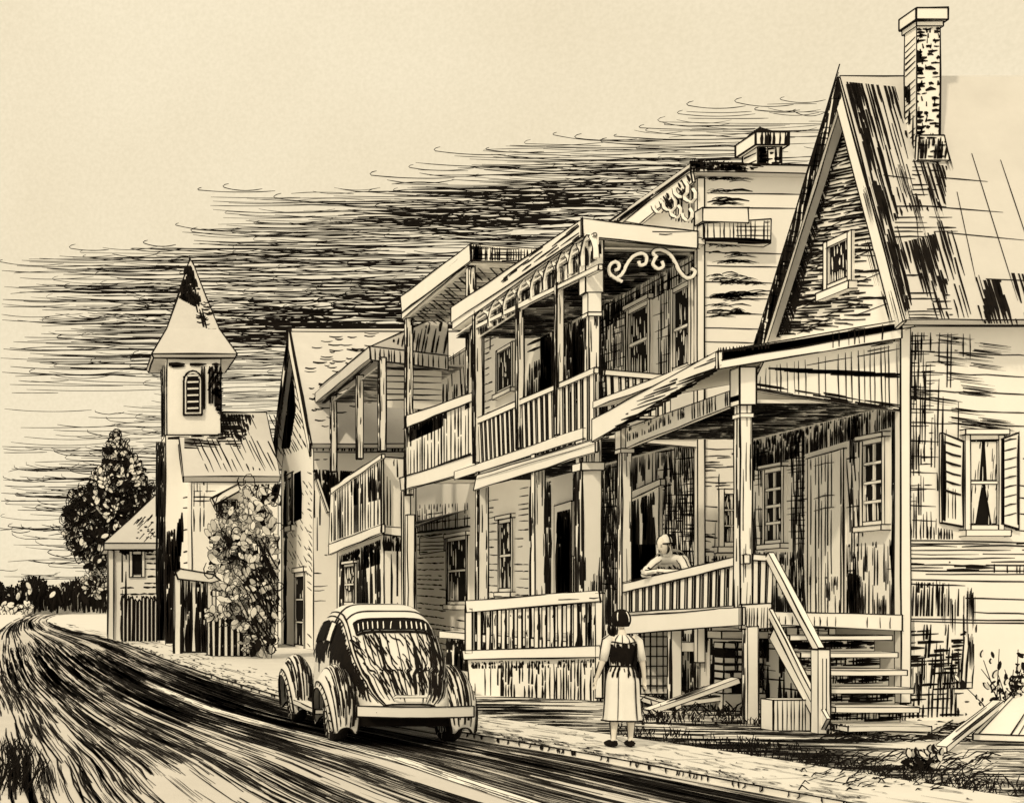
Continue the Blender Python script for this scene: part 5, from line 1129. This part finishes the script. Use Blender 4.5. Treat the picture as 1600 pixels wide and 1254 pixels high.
for k in range(17):
    b_ = ub(-.9+1.8*k/16); a1 = R(.165, .172)
    m.sline(cbody, [(.0+R(0, .02), b_), (a1 if .36 < b_ < .66 else .3, b_)], R(1.3, 2.2), n=10)
    if k % 2: m.sline(cbody, [(.02, b_+.012), (R(.06, .14), b_+.012)], R(2, 4))
for k in range(40): a0 = R(0, .16); b_ = ub(R(.5, .97)); m.sline(cbody, [(a0, b_), (a0+R(.03, .07), b_)], R(1.3, 2.8))
for k in range(80): a0 = R(.0, .15); u_0 = R(-.85, .75); m.sline(cbody, [(a0+R(.03, .06), ub(u_0)), (a0+.02, ub(u_0+.05)), (a0, ub(u_0+.12))], R(1.3, 2.8))
for k in range(24): a0 = R(0.3, .6); b_ = R(.05, .12); m.sline(cbody, [(a0, b_), (a0, b_+.06)], R(2, 4))
for k in range(30):
    a0 = .02+k*.0095; m.sline(cbody, [(a0, .115+R(-.03, .02)), (a0+.03, .235+R(-.02, .02))], R(1.8, 4))
for k in range(110): a0 = R(.04, .33); b_ = R(.06, .2); m.sline(cbody, [(a0, b_), (a0+R(-.01, .01), b_+R(.03, .08))], R(1.4, 3.2))
for b_ in (.25, .29, .745): m.sline(cbody, [(.0, b_), (.12, b_+.002), (.3, b_+.02*(1 if b_ < .5 else -1)), (.55, b_+.03*(1 if b_ < .5 else -1))], 2.4, n=8)
m.sline(cbody, [(.36, .08), (.36, .92)], 2.2, n=30); m.sline(cbody, [(.262, .3), (.262, .7)], 2, n=20); m.sline(cbody, [(.0, .02), (.0, .98)], 3, n=30)
m.sline(cbody, [(.66, .03), (.66, .3)], 2.6); m.sline(cbody, [(.3, .03), (.3, .25)], 2.2); m.sline(cbody, [(.48, .03), (.48, .25)], 2.2)
bd = m.build('body', [CARP, INK], CA, True)
rw = MB()
def sub(f, a0, a1, b0, b1, off):
    def g_(a, b_):
        A_, B_ = a0+(a1-a0)*a, b0+(b1-b0)*b_; p = f(A_, B_); e = .004; n_ = (f(A_+e, B_)-f(A_-e, B_)).cross(f(A_, B_+e)-f(A_, B_-e)).normalized()
        c__ = Vector((cx0, p.y+.2, .8)); n_ = n_ if n_.dot(p-c__) > 0 else -n_
        return p+n_*off
    return g_
wbody = lambda a, b_: cbody(a, ub(b_*2-1))
gw = sub(wbody, .176, .212, .17, .83, .014); rw.surf(gw, 6, 14, 0)
o = rw.build('rear_window', [GLASS, PAPER], CA)
gw2 = sub(wbody, .176, .212, .17, .83, .02)
for k in range(13): sl_ = MB(); sl_.sline(gw2, [(.1, .03+k*.075), (.8, .05+k*.075)], 1.3, 0, .006); sl_.build('slat', [PAPER, INK], o)
fr_ = MB(); gf = sub(wbody, .170, .218, .16, .84, .012)
for q in ([(0, 0), (0, 1)], [(1, 0), (1, 1)], [(0, 0), (1, 0)], [(0, 1), (1, 1)]): fr_.sline(gf, q, 3.2, 0, .004, 14)
fr_.build('window_frame', [INK, INK], o)
for (a0, a1) in ((.32, .40), (.43, .57)):
    for b0, b1 in ((.13, .235), (.765, .87)):
        ww = MB(); ww.surf(sub(cbody, a0, a1, b0, b1, .014), 5, 5, 0); g3 = sub(cbody, a0, a1, b0, b1, .018)
        o = ww.build('side_window', [GLASS if a0 > .41 else PAPER, INK], CA); e_ = MB()
        for q in ([(0, 0), (0, 1)], [(1, 0), (1, 1)], [(0, 0), (1, 0)], [(0, 1), (1, 1)]): e_.sline(g3, q, 2.4, 0, .004, 6)
        e_.build('window_frame', [INK], o)
def fender(xc, yc, r0, wd, lab, front=False, t0=-25, t1=205, sgn=-1):
    def f(a, b_):
        t = radians(t0+(t1-t0)*a); rr = r0*(1+.10*sin(pi*b_))
        flare = 1.0
        y = yc-rr*cos(t)*(1.28 if cos(t) < 0 and front is False else (1.25 if cos(t) > 0 else 1.05)); z = .36+rr*sin(t)*1.12
        s_ = wd*(.55+.45*sin(pi*min(1, max(0, a*.9+.05))))
        x = xc+s_*(b_-.5)*1.0; z -= .16*(abs(b_-.5)*2)**2.4
        return Vector((x, y, max(.16, z)))
    m = MB(); m.surf(f, 30, 10)
    for k in range(9): b_ = k/8; m.sline(f, [(.02, b_), (.98, b_)], 2.6 if k in (0, 8) else R(1.2, 2), n=26) if k in (0, 8) or k % 2 == 0 else m.sline(f, [(R(0, .3), b_), (R(.4, .6), b_)], R(2, 4), n=12)
    for k in range(46): b_ = R(.1, .95); a0 = R(0, .42); m.sline(f, [(a0, b_), (a0+R(.06, .2), b_+R(-.03, .03))], R(1.1, 2.3))
    for a_ in (0.0, 1.0): m.sline(f, [(a_, 0), (a_, 1)], 2.6)
    # outer side skirt of the fender
    sk = []
    for i in range(19):
        p = f(i/18, 0 if sgn < 0 else 1); sk.append(p)
    ins = [Vector((p.x+.02*(-sgn)*-1, yc+(p.y-yc)*.80, .36+(p.z-.36)*.80)) for p in sk]
    for i in range(18): m.face([sk[i], sk[i+1], ins[i+1], ins[i]])
    for p in range(18): m.line([ins[p], ins[p+1]], 2.2, taper=False)
    for i in range(2, 17): m.line([sk[i], sk[i].lerp(ins[i], R(.5, .9))], R(1.4, 2.6))
    return m.build('fender', [CARP, INK], CA, True)
def wheel(xc, yc, r, wd, sgn):
    m = MB(); prof_ = [(-wd/2, r*.72), (-wd/2, r*.92), (-wd*.3, r), (wd*.3, r), (wd/2, r*.92), (wd/2, r*.72)]
    f = lambda a, b_: Vector((xc+prof_[round(b_*5)][0], yc+prof_[round(b_*5)][1]*cos(2*pi*a), r+prof_[round(b_*5)][1]*sin(2*pi*a)))
    m.surf(f, 28, 5, 0)
    for k in range(30): 
        t = 2*pi*k/30
        for sg in (-1, 1): m.line([(xc+sg*wd*.5, yc+r*.74*cos(t), r+r*.74*sin(t)), (xc+sg*wd*.5, yc+r*.9*cos(t+.1), r+r*.9*sin(t+.1))], .7) if k % 3 == 0 else None
    ty = m.build('tyre', [DARKC, PAPER], None, True)
    h = MB(); 
    for sg in (-1, 1):
        h.prism([Vector((xc+sg*wd*.44, yc+r*.72*cos(2*pi*j/24), r+r*.72*sin(2*pi*j/24))) for j in range(24)], (-sg*.02, 0, 0), 1.8)
        h.prism([Vector((xc+sg*wd*.5, yc+r*.28*cos(2*pi*j/16), r+r*.28*sin(2*pi*j/16))) for j in range(16)], (-sg*.03, 0, 0), 2.2)
        for j in range(14):
            t = 2*pi*j/14; h.line([(xc+sg*wd*.455, yc+r*.32*cos(t), r+r*.32*sin(t)), (xc+sg*wd*.455, yc+r*.68*cos(t), r+r*.68*sin(t))], 2)
    w_ = thing('wheel', None, None, (xc, yc, r)); w_.parent = CA; w_.location = Vector((xc, yc, r))-CA.location
    for ob in (ty, h.build('hubcap', [PAPER, INK], None)):
        ob.data.transform(__import__('mathutils').Matrix.Translation(-Vector((xc, yc, r)))); ob.parent = w_
yr, yf = YR+.75, YR+3.45
for xs, sgn in ((3.33, -1), (4.76, 1)):
    fender(xs, yr, .49, .42, '', False, -12, 190, sgn); wheel(xs+sgn*-.01, yr, .36, .2, sgn)
    fender(xs+.02*sgn, yf, .50, .40, '', True, -12, 190, sgn); wheel(xs, yf, .36, .2, sgn)
    rbm = MB(); rbm.box(xs-.16, xs+.16, yr+.5, yf-.5, .30, .36, 2); rbm.build('running_board', [CARP, INK], CA)
bm = MB()
def bf_(a, b_): t = (a-.5)*2; return Vector((cx0+.06+t*.70, YR-.22+.16*t*t+(.0), .38+.13*b_))
bm.surf(bf_, 16, 1); bm.surf(lambda a, b_: bf_(a, b_)+Vector((0, .05, 0)), 16, 1)
bm.surf(lambda a, b_: bf_(a, 1)+Vector((0, .05*b_, 0)), 16, 1); bm.surf(lambda a, b_: bf_(a, 0)+Vector((0, .05*b_, 0)), 16, 1)
for b_ in (0, 1): bm.line([bf_(i/14, b_) for i in range(15)], 2.8, wob=.1, taper=False)
for a_ in (0, 1): bm.line([bf_(a_, 0), bf_(a_, 1)], 3)
bm.build('rear_bumper', [CARP, INK], CA, True)
for sx in (-1, 1):
    q = MB(); q.tubes([(cx0+sx*.4, YR-.15, .43), (cx0+sx*.4, YR+.0, .42), (cx0+sx*.4, YR+.3, .38)], .025, 2); q.build('bumper_bracket', [CARP, INK], CA)
un = MB(); un.box(cx0-.7, cx0+.7, YR+.2, YR+3.6, .24, .40, 0, 1); un.build('chassis', [PAPER, INK], CA)
hnd = MB(); hnd.tubes([(cx0-.18, YR+.0, .60), (cx0-.16, YR-.05, .62), (cx0+.2, YR-.05, .62), (cx0+.22, YR+.0, .60)], .016, 1.6); hnd.build('boot_handle', [CARP, INK], CA)
for sx in (-1, 1):
    hl = MB()
    def hf2(a, b_): return Vector((cx0+sx*.30+.12*sin(pi*b_*.5)*cos(2*pi*a), yf+.30-.28*cos(pi*b_*.5)+.0, .98+.12*sin(pi*b_*.5)*sin(2*pi*a)))
    hl.surf(hf2, 14, 5); hl.sline(hf2, [(0, 1), (1, 1)], 2.4, n=14); hl.build('headlight', [CARP, INK], CA, True)

# ================================================================ PEOPLE
def skin(name, verts, edges, mat_, parent, root=0, sub_=2):
    me = bpy.data.meshes.new(name); me.from_pydata([v[0] for v in verts], edges, []); o = bpy.data.objects.new(name, me); COL.objects.link(o)
    a = o.modifiers.new('s', 'SKIN'); a.use_smooth_shade = True; a.branch_smoothing = .6
    for i, v in enumerate(verts):
        r_ = v[1]; me.skin_vertices[0].data[i].radius = (r_, r_) if not isinstance(r_, tuple) else r_; me.skin_vertices[0].data[i].use_root = (i == root)
    if sub_: q = o.modifiers.new('u', 'SUBSURF'); q.levels = sub_; q.render_levels = sub_
    me.materials.append(mat_)
    if parent: o.parent = parent
    return o
def hand(V, E, wi, d, up, side, s=1.0, curl=.4):
    """append a palm and five separate fingers to the wrist vertex wi; d = hand direction, side = towards the thumb"""
    d, up, side = Vector(d).normalized(), Vector(up).normalized(), Vector(side).normalized(); w_ = Vector(V[wi][0])
    V.append((tuple(w_+d*.045*s), (.034*s, .016*s))); p0 = len(V)-1; E.append((wi, p0))
    V.append((tuple(w_+d*.085*s), (.036*s, .015*s))); p1 = len(V)-1; E.append((p0, p1))
    for k, (o_, ln) in enumerate(((.030, .070), (.010, .078), (-.010, .073), (-.030, .056))):
        pr_ = p1; base = w_+d*.092*s+side*o_*s; dd = d.copy()
        for j in range(3):
            V.append((tuple(base), .0085*s*(1-.15*j))); E.append((pr_, len(V)-1)); pr_ = len(V)-1; dd = (dd-up*curl*(j+.4)).normalized(); base = base+dd*ln*s*.42
    pr_ = p0; base = w_+d*.05*s+side*.045*s
    for j in range(3): V.append((tuple(base), .0095*s*(1-.12*j))); E.append((pr_, len(V)-1)); pr_ = len(V)-1; base = base+(d*.8+side*.5-up*curl*.4).normalized()*.026*s
def head(parent_mb, c, fwd, up=(0, 0, 1), s=1.0):
    f = Vector(fwd).normalized(); u = Vector(up).normalized(); l_ = u.cross(f).normalized(); u = f.cross(l_); c = Vector(c)
    def hfun(a, b_):
        th_, ph_ = 2*pi*a, pi*b_; x, y, z = sin(ph_)*cos(th_), sin(ph_)*sin(th_), cos(ph_)
        k = 1.0; yy = x*.098; xx = y*.075; zz = z*.118
        if z < 0: xx *= 1+.28*z; yy *= 1+.12*z
        nose = math.exp(-((y/.16)**2)-((z+.12)/.2)**2)*(1 if x > 0 else 0); yy += .026*nose
        eye = math.exp(-(((abs(y)-.38)/.16)**2)-((z-.05)/.12)**2)*(1 if x > 0 else 0); yy -= .010*eye
        lip = math.exp(-((y/.28)**2)-((z+.52)/.07)**2)*(1 if x > 0 else 0); yy += .007*lip
        chin = math.exp(-((y/.3)**2)-((z+.88)/.15)**2)*(1 if x > 0 else 0); yy += .016*chin
        return c+(f*yy+l_*xx+u*zz)*s
    parent_mb.surf(hfun, 28, 22)
    for sg in (-1, 1):
        e = c+(f*.084+l_*sg*.029+u*.006)*s; parent_mb.line([e-l_*.010*s+f*.006, e+l_*.010*s+f*.006], 1.2, wob=0)
        parent_mb.line([e-l_*.013*s+u*.02*s, e+u*.026*s+f*.003, e+l_*.013*s+u*.02*s], 1.0, wob=0)
        ec = c+(l_*sg*.074-u*.005)*s
        for k in range(4): parent_mb.tubes([ec+u*.03*s*cos(t)+f*(.012*sin(t)-.008)*s+l_*sg*.006 for t in [pi*j/4 for j in range(5)]], .007*s, 0)
    parent_mb.line([c+(f*.088-l_*.022-u*.062)*s, c+(f*.094-u*.064)*s, c+(f*.088+l_*.022-u*.062)*s], 1.2, wob=0)
    return hfun, f, l_, u
def limb(V, E, pts, start):
    pr_ = start
    for p, r_ in pts: V.append((p, r_)); E.append((pr_, len(V)-1)); pr_ = len(V)-1
    return pr_
# woman seen from behind, standing on the pavement
wx, wy, wz = 6.42, 14.9, .065
P1 = thing('person', 'woman seen from behind in black bodice and long pale skirt on the pavement', 'person', (wx, wy, wz))
V, E = [((0, 0, .90), (.135, .10))], []
chest = limb(V, E, [((0, 0, 1.03), (.115, .085)), ((0, .0, 1.17), (.135, .09)), ((0, 0, 1.30), (.14, .08))], 0)
limb(V, E, [((0, -.005, 1.40), .05), ((0, .01, 1.47), .047)], chest)
for sg in (-1, 1):
    e = limb(V, E, [((sg*.165, 0, 1.335), .052), ((sg*.20, -.01, 1.20), .043), ((sg*.235, -.015, 1.06), .036), ((sg*.262, .02, .95), .030), ((sg*.285, .045, .84), .023)], chest)
    hand(V, E, e, (sg*.12, .12, -1), (-sg, 0, 0), (0, 1, 0), .95, .25)
    limb(V, E, [((sg*.085, 0, .80), .085), ((sg*.09, .01, .62), .07), ((sg*.095, .012, .46), .052), ((sg*.098, -.012, .32), .050), ((sg*.10, .0, .12), .030), ((sg*.105, -.01, .05), .034), ((sg*.115, .09, .025), .030), ((sg*.12, .15, .02), .022)], 0)
bodyw = skin('body', V, E, SKIN, P1)
hm = MB(); hf3, f_, l_, u_ = head(hm, (wx, wy+.02, wz+1.575), (.15, 1, .05)); hm.build('head', [SKIN, INK], P1, True)
hr_ = MB()
def hairf(a, b_):
    th_ = 2*pi*a; ph_ = b_*pi*.72; c = Vector((wx, wy+.02, wz+1.585)); x, y, z = sin(ph_)*cos(th_), sin(ph_)*sin(th_), cos(ph_)
    fr = max(0, x); zz = z*.122-.02*max(0, b_-.6)*2; k = 1.0
    if x > .2 and z < .35: k = .72
    return c+f_*(x*.116*k)+l_*(y*.108*(1+.04*b_)*k)+u_*zz
hr_.surf(hairf, 26, 12)
for k in range(26):
    a = k/26
    if k % 5 == 0: hr_.sline(hairf, [(a, R(.25, .4)), (a+.02, R(.7, .95))], R(1.1, 1.6), 1, .003)
hr_.build('hair', [INK, PAPER], P1, True)
def ringed(profile, cx_, cy_, z0, fold=0, nf=10, flat=.78):
    def f(a, b_):
        i = b_*(len(profile)-1); k = min(len(profile)-2, int(i)); t = i-k; r_ = profile[k][1]+(profile[k+1][1]-profile[k][1])*t; z = profile[k][0]+(profile[k+1][0]-profile[k][0])*t
        th_ = 2*pi*a; rr = r_*(1+fold*b_*sin(nf*th_)); return Vector((cx_+rr*cos(th_), cy_+rr*flat*sin(th_), z0+z))
    return f
skf = ringed([(1.0, .135), (.92, .175), (.8, .195), (.6, .20), (.4, .215), (.33, .225)], wx, wy, wz, .05, 9)
k = MB(); k.surf(skf, 48, 14)
for j in range(36): k.sline(skf, [(j/36, R(.0, .1)), (j/36+.005, R(.15, .4))] if j % 6 else [(j/36, 0), (j/36, 1)], R(1.2, 1.9)) if j % 2 == 0 else None
k.sline(skf, [(0, 1), (1, 1)], 2.6, n=40); k.sline(skf, [(0, 0), (1, 0)], 2.6, n=40)
for a in (.62, .67, .78, .84, .9): k.sline(skf, [(a, .02), (a-.02, .3)], R(2.5, 4))
k.build('skirt', [CLOTH, INK], P1, True)
bdf = ringed([(.985, .138), (1.08, .150), (1.18, .165), (1.27, .17), (1.33, .15), (1.385, .075)], wx, wy, wz, 0, 1, .68)
k = MB(); k.surf(bdf, 36, 12)
for j in range(70):
    a = R(.56, .96); k.sline(bdf, [(a, R(.0, .3)), (a, R(.4, .66))], R(2.4, 4.5))
k.sline(bdf, [(.52, .66), (.6, .7), (.75, .62), (.9, .7), (.98, .66)], 2.2, n=8)
for j in range(24): k.sline(bdf, [(j/24, .0), (j/24, 1)], 1.4, n=10) if j % 2 else None
k.sline(bdf, [(0, .03), (1, .03)], 2.4, n=40); k.build('bodice', [CLOTH, INK], P1, True)
for sg in (-1, 1):
    sl3 = MB(); sp_ = [Vector((wx+sg*.13, wy, wz+1.35)), Vector((wx+sg*.185, wy, wz+1.30)), Vector((wx+sg*.205, wy-.01, wz+1.19)), Vector((wx+sg*.232, wy-.013, wz+1.07))]
    sl3.tubes(sp_, [.058, .066, .058, .050], 1.8, sides=7); sl3.build('sleeve', [CLOTH, INK], P1, True)
    al = MB(); 
    for dx in (-.044, .044): al.line([(wx+sg*.235+dx, wy-.015, wz+1.06), (wx+sg*.262+dx*.8, wy+.01, wz+.95), (wx+sg*.285+dx*.7, wy+.04, wz+.85)], 1.8)
    al.build('cuff_seam', [INK], P1)
    sh = MB(); sh.tubes([(wx+sg*.10, wy-.045, wz+.045), (wx+sg*.105, wy+.0, wz+.045), (wx+sg*.115, wy+.09, wz+.038), (wx+sg*.122, wy+.17, wz+.028)], [.038, .044, .042, .025], 2, m=1, sides=8); sh.build('shoe', [PAPER, INK], P1, True)
    lg = MB()
    for dx in (-.046, .046): lg.line([(wx+sg*.096+dx, wy-.01, wz+.40), (wx+sg*.098+dx, wy-.012, wz+.28), (wx+sg*.10+dx*.62, wy, wz+.1)], 1.9)
    lg.build('stocking_seam', [INK], P1)
P1.scale = (.98, .98, .94)
# man leaning on the porch rail
mx_, my_, mz_ = 10.0, 21.3, 1.38
P2 = thing('person', 'person in dark waistcoat leaning with folded arms on the porch rail', 'person', (mx_, my_, mz_))
V, E = [((.26, .27, .86), (.17, .14))], []
chest = limb(V, E, [((.18, .2, .96), (.16, .13)), ((.08, .11, 1.03), (.19, .13)), ((.0, .03, 1.08), (.19, .12))], 0)
nk_ = limb(V, E, [((-.06, -.02, 1.15), .065), ((-.10, -.06, 1.19), .06)], chest)
AX = Vector((.70, -.71, 0))       # line of the shoulders
ARM = {}
for sg in (-1, 1):
    sh_ = Vector((.0, .03, 1.08))+AX*sg*.23; el = sh_+AX*sg*.10+Vector((-.16, -.14, -.24)); wr = Vector((-.27, -.14, .875))-AX*sg*.03
    ARM[sg] = (sh_, el, wr)
    e = limb(V, E, [(tuple(sh_), .075), (tuple(sh_.lerp(el, .5)), .062), (tuple(el), .052), (tuple(el.lerp(wr, .5)), .046), (tuple(wr), .034)], chest)
    hand(V, E, e, -AX*sg+Vector((-.1, -.1, -.1)), (0, 0, 1), (-.7, -.7, 0), 1.15, .35)
    limb(V, E, [(tuple(Vector((.24, .26, .78))+AX*sg*.10), .11), (tuple(Vector((.22, .25, .42))+AX*sg*.12), .07), (tuple(Vector((.26, .28, .1))+AX*sg*.12), .048), (tuple(Vector((.24, .27, .035))+AX*sg*.12), .045), (tuple(Vector((.14, .18, .03))+AX*sg*.14), .036)], 0)
skin('body', V, E, CLOTH, P2)
k = MB(); hc = Vector((mx_-.17, my_-.11, mz_+1.31)); hfm = head(k, hc, (-.85, -.35, -.3), (-.3, -.15, 1), 1.22)[0]
for a_ in (.22, .27, .73, .78): k.sline(hfm, [(a_, .35), (a_, .95)], 1.6, n=12)
k.sline(hfm, [(.15, .9), (.4, .86), (.6, .86), (.85, .9)], 1.6); k.build('head', [SKIN, INK], P2, True)
k = MB(); fwd = Vector((-.75, -.55, -.1)).normalized(); ld_ = UP.cross(fwd).normalized()
def capf(a, b_):
    th_, ph_ = 2*pi*a, pi*.49*b_; return hc+Vector((.01, .01, .02))+fwd*(.15*sin(ph_)*cos(th_)-.03)+ld_*(.126*sin(ph_)*sin(th_))+UP*(.158*cos(ph_)**.8 if ph_ < 1.57 else 0)
k.surf(capf, 22, 8); k.sline(capf, [(0, 1), (1, 1)], 2.6, n=24)
for a in (.18, .25, .32, .4, .5, .6, .68, .75, .82): k.sline(capf, [(a, .25), (a, 1)], 2.4)
for j in range(2): k.line([hc+ld_*(-.094)*sg2+UP*z_+fwd*y_ for sg2, z_, y_ in ((1, .09-.0, -.0), (1, .03, -.02), (1, -.05, -.02))], 2.6)
k.line([hc+UP*.14+fwd*-.02, hc+UP*.12-fwd*.08, hc+UP*.03-fwd*.115, hc-UP*.06-fwd*.09], 3); k.build('hair', [CLOTH, INK], P2, True)
k = MB(); O_ = Vector((mx_, my_, mz_))
def vest(a, b_):
    t = b_; c = Vector((.24, .25, .86)).lerp(Vector((-.04, .0, 1.12)), t); th_ = 2*pi*a; r_ = .225*(1-.1*t); ax = Vector((.72, -.70, 0)); up2 = Vector((.45, .42, .75)).normalized()
    return O_+c+ax*(r_*1.15*cos(th_))+up2*(.175*sin(th_))
k.surf(vest, 26, 8)
for j in range(90): a = R(0, 1); k.sline(vest, [(a, R(0, .4)), (a+R(-.03, .03), R(.5, 1))], R(1.6, 4.5))
k.build('waistcoat', [CLOTH, INK], P2, True)
for sg in (-1, 1):
    a0, a1, a2 = [O_+q for q in ARM[sg]]
    k = MB(); k.tubes(curve([a0-AX*sg*.05, a0.lerp(a1, .5), a1, a2], 3), [.085, .085, .082, .08, .076, .072, .068, .066, .06, .052], 2.0, sides=8)
    for j in range(4): p = a0.lerp(a1, .2+.2*j); k.line([p+Vector((-.05, -.05, .01)), p+Vector((.0, -.07, -.03))], 2.6)
    k.build('sleeve', [CLOTH, INK], P2, True)
